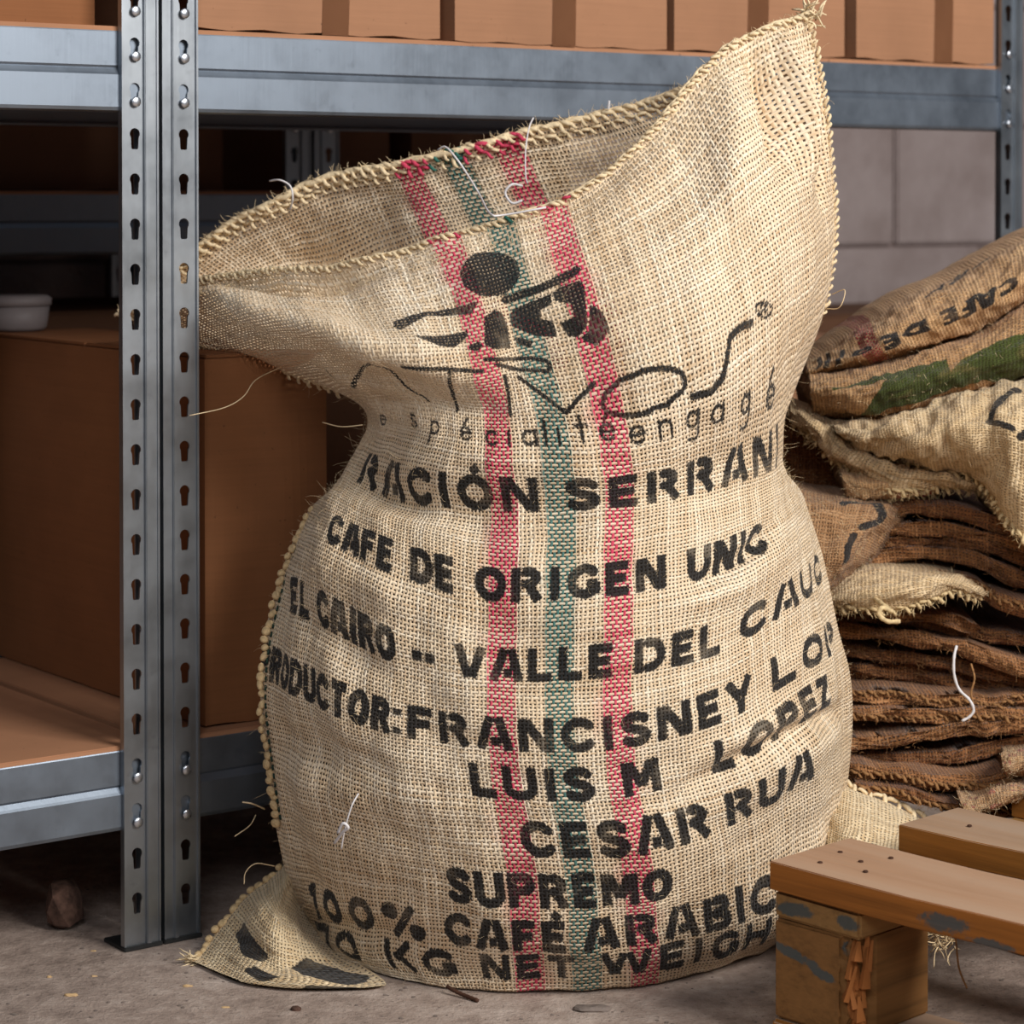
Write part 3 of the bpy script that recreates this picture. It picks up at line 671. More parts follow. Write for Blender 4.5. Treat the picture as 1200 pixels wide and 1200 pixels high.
for pl in (ell(676, 192, 110, 86, -8), [(718, 280), (860, 232), (1000, 165), (1015, 178), (1000, 202), (860, 262), (735, 306), (718, 296)],
           [(750, 340), (772, 318), (900, 262), (906, 305), (866, 325), (866, 355), (908, 368), (920, 430), (850, 420), (760, 392), (748, 365)],
           [(912, 262), (935, 238), (1010, 222), (1026, 238), (1036, 380), (1000, 425), (960, 425), (930, 378), (985, 350), (978, 305), (915, 292)],
           [(1042, 300), (1092, 332), (1120, 400), (1100, 432), (1062, 460), (1010, 437), (1042, 398)],
           [(655, 355), (690, 325), (720, 335), (740, 370), (755, 465), (700, 474), (660, 462)],
           [(315, 375), (360, 350), (450, 325), (635, 298), (610, 338), (450, 350), (400, 380), (350, 405), (320, 398)],
           [(385, 422), (430, 430), (590, 403), (595, 425), (545, 468), (490, 466), (425, 440)],
           [(600, 455), (640, 440), (650, 460), (630, 480), (600, 476)], [(765, 425), (790, 422), (835, 445), (828, 467), (775, 456)]):
    ink.poly(c2(pl))
hwN = .0019
for st in ([(65, 540), (100, 580), (150, 618)], [(178, 608), (185, 570), (215, 530), (250, 500), (340, 590), (430, 672)], [(368, 510), (520, 530), (650, 550)], [(530, 535), (540, 620), (545, 705)],
           [(728, 568), (742, 620), (750, 710)], [(780, 575), (870, 640), (955, 705), (1000, 655), (1060, 600)], [(660, 505), (830, 503), (885, 512), (902, 532), (888, 550), (780, 545), (700, 530)]):
    ink.stroke(c2(st), hwN)
ink.stroke(c3(ell(358, 718, 172, 80, -18)+ell(358, 718, 172, 80, -18)[:1]), .0020)
ink.stroke(c3([(555, 735), (625, 712), (665, 660), (685, 570), (700, 500), (730, 465), (790, 435)]), .0024)
ink.stroke(c3(ell(842, 385, 33, 28, 0, 14)+ell(842, 385, 33, 28, 0, 14)[:1]), .0009)
for st in ([(828, 402), (832, 370)], [(832, 370), (850, 368), (848, 384), (832, 388)], [(845, 388), (856, 400)]): ink.stroke(c3(st), .0008)
for (ch, x, y) in (('e', 455, 490), ('s', 490, 492), ('p', 514, 500), ('E', 548, 508), ('c', 578, 513), ('i', 597, 513), ('a', 622, 513), ('l', 640, 511), ('i', 655, 511), ('t', 682, 508), ('E', 713, 507),
                   ('e', 747, 510), ('n', 780, 501), ('g', 812, 492), ('a', 841, 484), ('g', 872, 474), ('E', 900, 463)):
    u0, v0 = inv(x, y)
    for p in L[ch]: ink.stroke([(u0+(a-.5)*.014, v0+(b-.5)*.0125) for a, b in p], .0014)
INK = ink.d[::-1]
# back cloth
NB_ = 110; sb = np.linspace(0, 1, NB_); Lc = FR[:, 0]; Rc = FR[:, -1]
BK = Lc[:, None]*(1-sb)[None, :, None]+Rc[:, None]*sb[None, :, None]
bulge = np.interp(tv, [0, .05, .1, .145, .188, .235, .311, .377, .437, .526, .609, .64, .667, .76], [0, 0, .03, .05, .07, .10, .13, .16, .17, .18, .18, .17, .15, .05])
BK[..., 1] += bulge[:, None]*np.sin(np.pi*sb)[None]**.7
rear0 = W(*np.array([(140, 368, 2.36), (250, 275, 2.31), (372, 213, 2.28), (475, 189, 2.26), (527, 178, 2.25), (592, 160, 2.25), (700, 134, 2.26), (800, 104, 2.24), (950, 14, 2.17)]).T)
rear1 = W(*np.array([(190, 392, 2.34), (296, 322, 2.33), (402, 285, 2.31), (505, 258, 2.28), (560, 246, 2.27), (622, 232, 2.27), (745, 215, 2.26), (870, 150, 2.23), (967, 105, 2.18)]).T)
rear2 = W(*np.array([(250, 412, 2.31), (352, 385, 2.32), (440, 370, 2.31), (540, 330, 2.28), (595, 312, 2.27), (655, 300, 2.27), (785, 275, 2.25), (905, 225, 2.23), (976, 195, 2.18)]).T)
kb = int(np.searchsorted(tv, .235))
ctrl_t = [0, .05, .10, .19, .235]; i19 = int(np.searchsorted(tv, .19))
cr = [cubic(CS, rear0, sb), cubic(CS, rear1, sb), cubic(CS, rear2, sb), BK[i19], BK[kb]]
top = cubic(ctrl_t, np.stack(cr), tv[:kb])
wl = np.clip(np.minimum(sb, 1-sb)/.06, 0, 1)[None, :, None]
BK[:kb] = top*wl+BK[:kb]*(1-wl)
ub, vb = np.meshgrid(sb*CWD, -tv)
nB = normals(BK); nB = nB*np.sign(nB[NV//2, NB_//2, 1])
BK = BK+nB*((.003*snoise(ub, vb, .08, seed=21)+.0012*snoise(ub, vb, .03, seed=22))*np.clip(np.minimum(sb, 1-sb)/.1, 0, 1)[None])[..., None]
BK[..., 1] += .040*np.exp(-((ub-.19)/.055)**2-((vb+.065)/.028)**2); BK[..., 2] -= .012*np.exp(-((ub-.19)/.055)**2-((vb+.065)/.028)**2)
BK[..., 2] = np.maximum(BK[..., 2], .002)
# stop the closed lower edge: last front row and last back row meet
BK[-1] = FR[-1][np.round(sb*(NU-1)).astype(int)]
sack = empty('coffee_sack', 'large upright jute coffee sack with open mouth, pink and green stripes and black stencilled lettering', 'sack', (.03, 2.15, 0))
Minv = Matrix.Translation((-.03, -2.15, 0))
off = np.array([.03, 2.15, 0])
V = np.concatenate([FR.reshape(-1, 3), BK.reshape(-1, 3)])-off
Fc = np.concatenate([grid_faces(NV, NU, flip=True), grid_faces(NV, NB_, off=NU*NV)])
UVs = np.concatenate([np.stack([UU, VV], -1).reshape(-1, 2), np.stack([ub, vb], -1).reshape(-1, 2)])
IK = np.concatenate([INK.reshape(-1), np.full(NV*NB_, .05)])
cloth = mesh_np('cloth', V, Fc, m_sack, sack, uv=UVs, ink=IK)
# beans that fill it, just inside the cloth
k1 = int(np.searchsorted(tv, .215)); st = 6
NF = normals(FR); NF = NF*np.sign(-NF[NV//2, NU//2, 1]) 
fi = FR-NF*.004
fi = fi[k1::st, ::st]; bi = (BK-nB*.004)[k1::st, ::3]
def pull(P, k): 
    c = P.mean(1, keepdims=True); return c+(P-c)*k
n_r = fi.shape[0]; loop = np.concatenate([fi, bi[:, ::-1]], 1); loop = pull(loop, .985)
topc = loop[0].mean(0, keepdims=True); r0 = [loop[0]*(1-q)+topc*q+np.array([0, 0, .006*q]) for q in (.98, .7, .35)]
loop = np.concatenate([np.array(r0), loop]); loop[..., 2] = np.maximum(loop[..., 2], .005)
mesh_np('filling', loop.reshape(-1, 3)-off, grid_faces(loop.shape[0], loop.shape[1], wrap=True), m_beans, sack)

def resample(P, step):
    P = np.asarray(P); d = np.linalg.norm(np.diff(P, axis=0), axis=1); s = np.concatenate([[0], np.cumsum(d)]); q = np.arange(0, s[-1], step)
    return np.stack([np.interp(q, s, P[:, k]) for k in range(3)], -1)
# whipped stitches, each a short thick loop of jute yarn
def stitch_mesh(name, mat, ln, r):
    k = np.linspace(-1, 1, 7); pts = np.stack([k*ln/2, .25*ln*np.sin(k*2.2), (1-k*k)*r*.9], -1); v, f = tube(pts, r*(1-.55*np.abs(k)**2.5), 7)
    me = bpy.data.meshes.new(name); me.from_pydata([tuple(x) for x in v], [], f); me.polygons.foreach_set('use_smooth', [True]*len(me.polygons)); me.materials.append(mat); return me
sm = {k: stitch_mesh('stitch', m, .0125, .0024) for k, m in (('n', m_hem), ('p', m_hempk), ('g', m_hemgr))}
smb = {'n': stitch_mesh('stitch', m_hem2, .010, .0022), 'p': stitch_mesh('stitch', m_hemp, .011, .0024)}
def run_stitches(path, step, meshes, parent, off_, pick, spread=.0025, slant=.9, outn=None, scale=1):
    P = resample(path, step); T = np.gradient(P, axis=0)
    for i in range(len(P)):
        t = Vector(T[i]).normalized(); n = Vector(outn if outn is not None else (0, -1, .15)).normalized(); b = t.cross(n).normalized(); n = b.cross(t)
        o = link(bpy.data.objects.new('stitch', meshes[pick(i, P[i])]), parent)
        ang = slant*(1 if i % 2 else -1)*(.3+.7*random.random())
        R = Matrix((t, b, n)).transposed().to_4x4() @ Matrix.Rotation(ang, 4, 'Z') @ Matrix.Rotation(random.uniform(-.4, .4), 4, 'X')
        sc = scale*random.uniform(.8, 1.2)
        p = Vector(P[i])+b*((spread if i % 2 else -spread)*random.uniform(.3, 1))+n*.0015
        o.matrix_basis = Matrix.Translation(p-Vector(off_)) @ R @ Matrix.Scale(sc, 4)
def pick_front(i, P):
    x, y = PIX(P[None]); x = x[0]
    return 'p' if (505 < x < 540 or 632 < x < 668) and random.random() < .55 else ('g' if 570 < x < 600 and random.random() < .4 else 'n')
def pick_rear(i, P):
    x, y = PIX(P[None]); x = x[0]
    return 'p' if (455 < x < 500 or 545 < x < 610) and random.random() < .7 else ('g' if 505 < x < 545 and random.random() < .6 else 'n')
run_stitches(FR[1], .0058, sm, sack, off, pick_front, scale=.60, spread=.0012, slant=.35)
run_stitches(BK[1], .0050, sm, sack, off, pick_rear, spread=.0026, scale=.78, slant=.55)
run_stitches(BK[5], .0054, sm, sack, off, pick_rear, spread=.0022, scale=.66, slant=.7)
# roll of the hem under the stitches
for nm, Pp, r in (('hem_roll', FR[0], .0015), ('hem_roll', BK[0], .0026)):
    P = resample(Pp, .006); P = P+RNG.randn(*P.shape)*.0006
    v, f = tube(P-off, r*(1+.35*RNG.rand(len(P))), 8); mesh_np(nm, v, f, m_hem, sack)
# side seam on the left: round beads tied with dark thread
bead_v, bead_f = tube(np.array([(0, 0, -.0045), (0, 0, -.003), (0, 0, 0), (0, 0, .003), (0, 0, .0045)]), [.001, .0036, .0046, .0036, .001], 9)
bead = bpy.data.meshes.new('seam_knot'); bead.from_pydata([tuple(x) for x in bead_v], [], bead_f); bead.polygons.foreach_set('use_smooth', [True]*len(bead.polygons)); bead.materials.append(m_knot)
def beads(path, parent, off_, step=.0076, sc=.90):
    P = resample(path, step); T = np.gradient(P, axis=0)
    for i in range(len(P)):
        t = Vector(T[i]).normalized(); q = t.to_track_quat('Z', 'Y'); o = link(bpy.data.objects.new('seam_knot', bead), parent)
        o.matrix_basis = Matrix.Translation(Vector(P[i])-Vector(off_)+Vector((-.001, -.004, 0))+Vector([random.uniform(-.0016, .0016) for _ in range(3)])) @ q.to_matrix().to_4x4() @ Matrix.Rotation(random.uniform(-.9, .5), 4, 'Y') @ Matrix.Diagonal((sc*random.uniform(.7, 1.15), sc*.7, sc*random.uniform(.75, 1.25), 1))
    Q = P+np.array([.0035, -.0075, 0]); 
    for i in range(0, len(Q)-1, 1):
        a, b = Q[i], Q[i]*.45+Q[i+1]*.55; tube_obj('seam_thread', [a-off_, (a+b)/2-off_+np.array([0, -.001, 0]), b-off_], .0010, m_thread, parent, 5)
ia, ib = int(np.searchsorted(tv, .300)), int(np.searchsorted(tv, .56))
beads(FR[ia:ib, 4], sack, off)
ia = int(np.searchsorted(tv, .0)); ib = int(np.searchsorted(tv, .175))
run_stitches(FR[ia:ib, 1], .0065, sm, sack, off, lambda i, P: 'n', scale=.65, slant=.5, spread=.001)
run_stitches(FR[2:int(np.searchsorted(tv, .19)), NU-2], .0075, sm, sack, off, lambda i, P: 'n', scale=.62, slant=.25, spread=.0008)
# pillow-like corner ears at the bottom
def pillow(name, outer, inner, bulge, mat, parent, off_, nu=60, nv=40, uvs=1.0, marks=(), u_len=.14, v_len=.1, uv0=(0, 0), z_min=.002, mid=None):
    """outer, inner: control points (px,py,Y); bulging front and a flat back"""
    a = cubic(np.linspace(0, 1, len(outer)), W(*np.array(outer).T), np.linspace(0, 1, nu)); b = cubic(np.linspace(0, 1, len(inner)), W(*np.array(inner).T), np.linspace(0, 1, nu))
    q = np.linspace(0, 1, nv)[:, None, None]; P = a[None]*(1-q)+b[None]*q
    if mid is not None:
        mm = cubic(np.linspace(0, 1, len(mid)), W(*np.array(mid).T), np.linspace(0, 1, nu)); P = cubic([0, .5, 1], np.stack([a, mm, b]), np.linspace(0, 1, nv)); bulge *= .95
    u, v = np.meshgrid(np.linspace(0, u_len, nu), np.linspace(0, v_len, nv))
    sh = np.sin(np.pi*np.linspace(0, 1, nv))**.6; se = np.sin(np.pi*np.linspace(.0, 1, nu))**.5
    k = sh[:, None]*se[None]
    Pf = P.copy(); Pf[..., 1] -= k*bulge; Pf[..., 2] += k*bulge*.25; Pb = P.copy(); Pb[..., 1] += k*bulge*.6
    n = normals(Pf); Pf += n*((.0022*snoise(u, v, .05, seed=31)+.001*snoise(u, v, .02, seed=32))*k)[..., None]
    Pb[..., 1] += .006; Pf[..., 2] = np.maximum(Pf[..., 2], z_min+.0015); Pb[..., 2] = np.maximum(Pb[..., 2]-.001, z_min-.001)
    ik = Ink(u[0], v[:, 0])
    for m_ in marks: ik.poly([(x*u_len, y*v_len) for x, y in m_])
    V = np.concatenate([Pf.reshape(-1, 3), Pb.reshape(-1, 3)])-off_
    U = np.concatenate([np.stack([u+uv0[0], v+uv0[1]], -1).reshape(-1, 2)]*2)
    o = mesh_np(name, V, np.concatenate([grid_faces(nv, nu), grid_faces(nv, nu, off=nu*nv, flip=True)]), mat, parent, uv=U, ink=np.concatenate([ik.d.ravel(), np.full(nu*nv, .05)]))
    return o, a, b, Pf
fy = lambda px, py, z=.003: (px, py, (H-z)*F/(py-228))
oe, ea, eb, _ = pillow('corner', [(352, 990, 2.19), (326, 1020, 2.18), (290, 1048, 2.17), (262, 1080, 2.155), (243, 1106, 2.14), fy(224, 1132)],
    [(350, 1035, 2.19), (362, 1078, 2.17), (384, 1108, 2.14), (420, 1136, 2.10), (452, 1156, .002+(H-.006)*F/(1156-228)), fy(410, 1163, .003)], .030, m_ear, sack, off,
    mid=[(348, 1012, 2.17), (334, 1050, 2.14), (326, 1088, 2.10), (322, 1122, 2.085), (318, 1142, 2.068), fy(295, 1156, .004)],
    marks=([(.50, .16), (.60, .14), (.70, .30), (.66, .42), (.58, .46), (.54, .34)], [(.74, .40), (.84, .36), (.90, .50), (.80, .56), (.76, .50)],
           [(.52, .74), (.62, .62), (.76, .70), (.80, .86), (.70, .98), (.60, .88)], [(.86, .70), (.95, .72), (.93, .95), (.84, .90)]), u_len=.17, v_len=.12)
beads(ea[4:-4], sack, off, step=.0078, sc=.95)
_, ra_, rb_, _ = pillow('corner', [(968, 905, 2.20), (1000, 925, 2.19), (1040, 940, 2.19), (1085, 962, 2.19)], [(962, 1010, 2.10), (985, 1022, 2.06), (1030, 1022, 2.06), (1080, 1010, 2.09)], .03, m_ear, sack, off, u_len=.10, v_len=.12, uv0=(.3, .3))
run_stitches(ra_[6:], .007, sm, sack, off, lambda i, P: 'n', scale=.9, outn=(0, -.7, .7))
# frayed tuft at the tip and at the top corner, loose threads
def hairs(name, roots, dirs, lens, rad, mat, parent, off_, curl=.5, label=None, seg=4):
    V = []; Fs = []; r = np.random.RandomState(5)
    for p, d, Ln in zip(roots, dirs, lens):
        d = d/(np.linalg.norm(d)+1e-9); c = r.randn(3)*curl; pts = [p]
        for k in range(seg): d = d+c/seg+r.randn(3)*curl*.25; d /= np.linalg.norm(d); pts.append(pts[-1]+d*Ln/seg)
        v, f = tube(np.array(pts)-off_, [rad]*seg+[rad*.4], 3); n0 = len(V); V += list(v); Fs += [[a+n0 for a in q] for q in f]
    o = mesh_np(name, V, Fs, mat, parent); o['kind'] = 'stuff'; return o
nh = 5200
ii = RNG.randint(2, int(NV*.86), nh); 
jj = np.where(RNG.rand(nh) < .55, np.where(RNG.rand(nh) < .5, RNG.beta(1, 6, nh), 1-RNG.beta(1, 6, nh)), RNG.rand(nh)); jj = (jj*(NU-1)).astype(int)
roots = FR[ii, jj]; nr = NF[ii, jj]
hairs('jute_fuzz', roots, nr*.8+RNG.randn(nh, 3)*.7, .003+.006*RNG.rand(nh)**2+.012*(RNG.rand(nh) < .06), .00010, m_fibre, sack, off, curl=.7)
# fuzz along rims
P = FR[RNG.randint(0, 14, 900), RNG.randint(0, NU, 900)]; hairs('jute_fuzz', P, RNG.randn(900, 3)*.7+np.array([0, -.6, .2]), .003+.006*RNG.rand(900), .00022, m_fibre, sack, off, curl=.8)
P = resample(BK[0], .0011); hairs('jute_fuzz', P, RNG.randn(len(P), 3)*.6+np.array([0, -.3, .7]), .004+.008*RNG.rand(len(P)), .00022, m_fibre, sack, off, curl=.8)
P = resample(FR[0], .0022); hairs('jute_fuzz', P, RNG.randn(len(P), 3)*.6+np.array([0, -.6, .2]), .003+.006*RNG.rand(len(P)), .00020, m_fibre, sack, off, curl=.8)
tip = np.repeat((ea[-3]+np.array([.004, 0, .002]))[None], 26, 0)+RNG.randn(26, 3)*.002; hairs('frayed_tip', tip, RNG.randn(26, 3)*.35+np.array([-.8, -.3, -.05]), .010+.009*RNG.rand(26), .0008, m_hem, sack, off, curl=.3)
tip = np.repeat(FR[1, NU-2][None], 30, 0)+RNG.randn(30, 3)*.004; hairs('frayed_tip', tip, RNG.randn(30, 3)*.6+np.array([.1, -.3, .35]), .010+.008*RNG.rand(30), .0010, m_hem, sack, off, curl=.8)
def thread(pix, rad, mat=m_white, parent=sack, nm='loose_thread', n=24):
    c = W(*np.array(pix, float).T); q = cubic(np.linspace(0, 1, len(c)), c, np.linspace(0, 1, n)); o_ = off if parent is sack else np.zeros(3)
    return tube_obj(nm, q-o_, rad, mat, parent, 6)
thread([(400, 995, 1.985), (404, 972, 1.978), (412, 945, 1.975), (420, 930, 1.98)], .0007)
thread([(396, 976, 1.975), (402, 965, 1.970), (408, 970, 1.970), (402, 975, 1.974), (392, 988, 1.985)], .0013)
thread([(316, 212, 2.26), (328, 211, 2.25), (340, 218, 2.25), (343, 232, 2.25), (340, 246, 2.26)], .0009)
thread([(513, 176, 2.235), (522, 172, 2.23), (535, 186, 2.22), (548, 205, 2.22), (562, 228, 2.22), (574, 250, 2.07), (590, 252, 2.065), (640, 243, 2.06)], .0009)
thread([(625, 138, 2.24), (620, 150, 2.235), (616, 175, 2.22), (616, 205, 2.21), (618, 215, 2.21)], .0007)
thread([(612, 218, 2.2), (600, 216, 2.19), (592, 226, 2.19), (600, 238, 2.19), (612, 235, 2.19)], .0012)
thread([(714, 118, 2.25), (713, 128, 2.25)], .0012)
thread([(330, 430, 2.20), (300, 445, 2.14), (285, 465, 2.13), (262, 478, 2.12), (222, 487, 2.11)], .0004, m_fibre)
thread([(310, 948, 2.14), (296, 942, 2.12), (284, 940, 2.12)], .0007, m_fibre)
thread([(300, 955, 2.14), (292, 968, 2.13), (275, 980, 2.12)], .0004, m_fibre)
thread([(322, 1015, 2.13), (300, 1012, 2.12), (288, 1022, 2.12), (286, 1036, 2.12)], .0005, m_fibre)
thread([(975, 345, 2.12), (990, 340, 2.1), (984, 360, 2.1), (968, 362, 2.12)], .0004, m_fibre)
thread([(378, 495, 2.12), (400, 500, 2.1), (425, 498, 2.1)], .0005, m_fibre)

# ------------------------------------------------------------------ the pile of folded sacks
def slab(label, edge, th, mat, back=.26, seed=0, cat='sack', hem=None, rough=.003, name='folded_sack', group=None, lens=None, endr=.02):
    """a folded sack: rounded front fold along an edge line, running back over the pile"""
    c = W(*np.array(edge, float).T); n = 110; x = np.linspace(0, 1, len(c)); xq = np.linspace(0, 1, n); E = cubic(x, c, xq); T = np.interp(xq, x, th)
    u, _ = np.meshgrid(np.linspace(0, np.linalg.norm(np.diff(E, axis=0), axis=1).sum(), n), [0])
    u = u[0]; sec = []
    for k in range(13):
        t = math.radians(90-180*k/12); sec.append((1-math.cos(t), math.sin(t), 0))
    front = [(s[0], s[1], 0) for s in sec]
    prof = [(0, 1, b) for b in (1, .6, .3, .1)]+front+[(0, -1, b) for b in (.1, .3, .6, 1)]
    J = len(prof); P = np.zeros((J, n, 3)); UVc = np.zeros((J, n, 2)); acc = 0
    endk = np.clip(np.minimum(xq, 1-xq)/endr, 0, 1)**.5
    for j, (r, s, b) in enumerate(prof):
        hh = T/2*(.35+.65*endk)
        y = (r if b == 0 else 1.0)*hh*.9+b*back
        P[j] = E; P[j, :, 1] += y+rough*snoise(u, j*.004+seed, .05, seed=seed)+rough*.5*snoise(u, j*.006, .018, seed=seed+1)
        P[j, :, 2] += s*hh+rough*.45*snoise(u, j*.01+y, .07, seed=seed+2)
        if j: acc += float(np.mean(np.linalg.norm(P[j]-P[j-1], axis=1)))
        UVc[j, :, 0] = u; UVc[j, :, 1] = acc
    V = P.reshape(-1, 3); Fq = grid_faces(J, n).tolist(); Fq.append([j*n for j in range(J)]); Fq.append([j*n+n-1 for j in range(J)][::-1])
    root = empty(name, label, cat, tuple(E[n//2]+np.array([0, back/2, -T.mean()/2])), 0, group); o_ = np.array(root.location)
    mesh_np('cloth', V-o_, Fq, mat, root, uv=UVc)
    fr = P[10]
    if hem is not None: run_stitches(P[hem], .0052, smb, root, o_, lambda i, p: 'n', spread=.0016, scale=.62, slant=.5)
    R = resample(P[10], .0011); R = R+RNG.randn(*R.shape)*np.array([0, 0, .003]); hairs('jute_fuzz', R, RNG.randn(len(R), 3)*.6+np.array([0, -.6, .1]), .003+.009*RNG.rand(len(R))**2, .00022, m_hem2, root, o_, curl=.8)
    return root, P
def bag(label, net, mat, back=.14, seed=0, us_=None, vs_=None, nu=110, nv=70, ink_fn=None, rough=.002, name='folded_sack', cat='sack', rim=None):
    """a plump folded sack from a net of control points, closed behind"""
    A = np.array(net, float); R_, Cn = A.shape[:2]; Wn = W(A[..., 0], A[..., 1], A[..., 2])
    us_ = np.linspace(0, 1, Cn); vs_ = np.linspace(0, 1, R_)
    t1 = np.stack([cubic(us_, Wn[k], np.linspace(0, 1, nu)) for k in range(R_)]); P = cubic(vs_, t1, np.linspace(0, 1, nv))
    lu = np.linalg.norm(np.diff(P[nv//2], axis=0), axis=1).sum(); lv = np.linalg.norm(np.diff(P[:, nu//2], axis=0), axis=1).sum()
    u, v = np.meshgrid(np.linspace(0, lu, nu), np.linspace(0, -lv, nv))
    n = normals(P); n = n*np.sign(-n[nv//2, nu//2, 1]); e_ = np.clip(np.minimum(np.linspace(0, 1, nv), 1-np.linspace(0, 1, nv))/.15, 0, 1)[:, None]
    P = P+n*(rough*snoise(u, v, .06, seed=seed)+rough*.5*snoise(u, v, .02, seed=seed+1))[..., None]*(.3+.7*e_[..., None])
    # closing surface: border carried back
    top = P[0].copy(); bot = P[-1].copy(); layers = [top+np.array([0, back, -.004]), top+np.array([0, back*.35, .002])]
    tail = [bot+np.array([0, back*.35, .002]), bot+np.array([0, back, .004])]
    full = np.concatenate([np.array(layers), P, np.array(tail)]); J = full.shape[0]
    vv = np.concatenate([[back, back*.35], -np.linspace(0, lv, nv), [-lv-back*.35, -lv-back]])
    UVc = np.stack(np.meshgrid(np.linspace(0, lu, nu), vv), -1)
    Fq = grid_faces(J, nu, flip=True).tolist(); Fq.append([j*nu for j in range(J)][::-1]); Fq.append([j*nu+nu-1 for j in range(J)])
    ik = Ink(u[0], v[::-1, 0])
    if ink_fn:
        pxg, pyg = PIX(P)
        def iv(px, py): d = (pxg-px)**2+(pyg-py)**2; i, j = np.unravel_index(np.argmin(d), d.shape); return (u[i, j], v[i, j])
        ink_fn(ik, iv, lu, lv)
    I = np.full(full.shape[:2], .05); I[2:2+nv] = ik.d[::-1]
    root = empty(name, label, cat, tuple(P[-1, nu//2]+np.array([0, back/2, 0])), 0); o_ = np.array(root.location)
    mesh_np('cloth', full.reshape(-1, 3)-o_, Fq, mat, root, uv=UVc, ink=I)
    rr = P[RNG.randint(0, nv, 420), RNG.randint(0, nu, 420)]; hairs('jute_fuzz', rr, RNG.randn(420, 3)*.7+np.array([0, -.7, .2]), .003+.006*RNG.rand(420)**2, .00014, m_fibre, root, o_, curl=.8)
    if rim:
        for which, st_, mt in rim:
            run_stitches(P[which], .0056, smb, root, o_, lambda i, p: mt, spread=.0022, scale=.7, slant=.6)
            R = resample(P[which], .0008); hairs('frayed_edge', R, RNG.randn(len(R), 3)*.6+np.array([-.1, -.5, -.6]), .005+.007*RNG.rand(len(R)), .00035, m_hemp, root, o_, curl=.8)
    return root, P, o_
def ink_cafe(ik, iv, lu, lv):
    for tx, a, b, h in (('CAFE', (1102, 374), (1192, 330), .033), ('DE', (1032, 402), (1088, 382), .033), ('O', (996, 418), (1022, 408), .028)):
        p, q = iv(*a), iv(*b); vc = (p[1]+q[1])/2; ik.text(tx, p[0], q[0], vc, h, flip=True)
    for a, b in (((1088, 343), (1100, 338)), ((1104, 336), (1112, 330)), ((1118, 328), (1124, 322)), ((1128, 322), (1134, 316)), ((1142, 311), (1158, 303))):
        ik.stroke([iv(a[0]-2, a[1]+4), iv(*b)], .0022)
    for a, b in (((962, 418), (958, 430)), ((974, 415), (970, 430)), ((986, 412), (981, 428))): ik.stroke([iv(*a), iv(*b)], .003)
rt, Pt, _ = bag('tan folded sack topmost on the pile with upside-down black lettering',
    [[(945, 425, 2.42), (1000, 388, 2.42), (1050, 353, 2.42), (1120, 322, 2.42), (1200, 279, 2.42), (1290, 235, 2.42)],
     [(945, 430, 2.38), (1003, 396, 2.36), (1055, 364, 2.34), (1126, 334, 2.34), (1204, 292, 2.34), (1290, 250, 2.34)],
     [(945, 436, 2.36), (1008, 412, 2.32), (1064, 388, 2.30), (1136, 358, 2.30), (1206, 318, 2.30), (1290, 280, 2.30)],
     [(945, 440, 2.37), (1018, 424, 2.33), (1074, 406, 2.32), (1144, 382, 2.32), (1206, 346, 2.32), (1290, 306, 2.32)],
     [(945, 443, 2.39), (1024, 430, 2.36), (1080, 412, 2.36), (1148, 388, 2.36), (1206, 353, 2.36), (1290, 312, 2.36)]], m_top, seed=41, ink_fn=ink_cafe)
def ink_green(ik, iv, lu, lv):
    ik.poly([iv(*p) for p in ((975, 453), (1010, 447), (1060, 434), (1110, 420), (1116, 436), (1128, 420), (1150, 408), (1180, 396), (1250, 380), (1250, 445), (1200, 442), (1150, 446), (1095, 464), (1040, 478), (1000, 484), (1022, 470), (1034, 452), (1040, 444), (1000, 452), (975, 458))])
bag('folded sack with faded green printing, second from the top of the pile',
    [[(945, 432, 2.40), (1010, 425, 2.38), (1060, 412, 2.38), (1120, 392, 2.38), (1200, 352, 2.38), (1290, 315, 2.38)],
     [(948, 445, 2.34), (1012, 438, 2.31), (1065, 424, 2.30), (1125, 404, 2.30), (1200, 370, 2.30), (1290, 335, 2.30)],
     [(950, 462, 2.32), (1015, 460, 2.28), (1070, 448, 2.27), (1130, 430, 2.27), (1200, 410, 2.27), (1290, 385, 2.27)],
     [(952, 480, 2.34), (1015, 484, 2.30), (1070, 474, 2.29), (1130, 455, 2.29), (1200, 440, 2.29), (1290, 425, 2.29)],
     [(955, 488, 2.37), (1015, 492, 2.34), (1070, 482, 2.34), (1130, 462, 2.34), (1200, 448, 2.34), (1290, 435, 2.34)]], m_green, seed=51, ink_fn=ink_green)
def ink_c(ik, iv, lu, lv):
    ik.stroke([iv(*p) for p in ((1192, 457), (1176, 466), (1163, 483), (1158, 495))], .0042); ik.stroke([iv(*p) for p in ((1158, 496), (1186, 501))], .0036); ik.stroke([iv(1196, 512), iv(1212, 500)], .004)
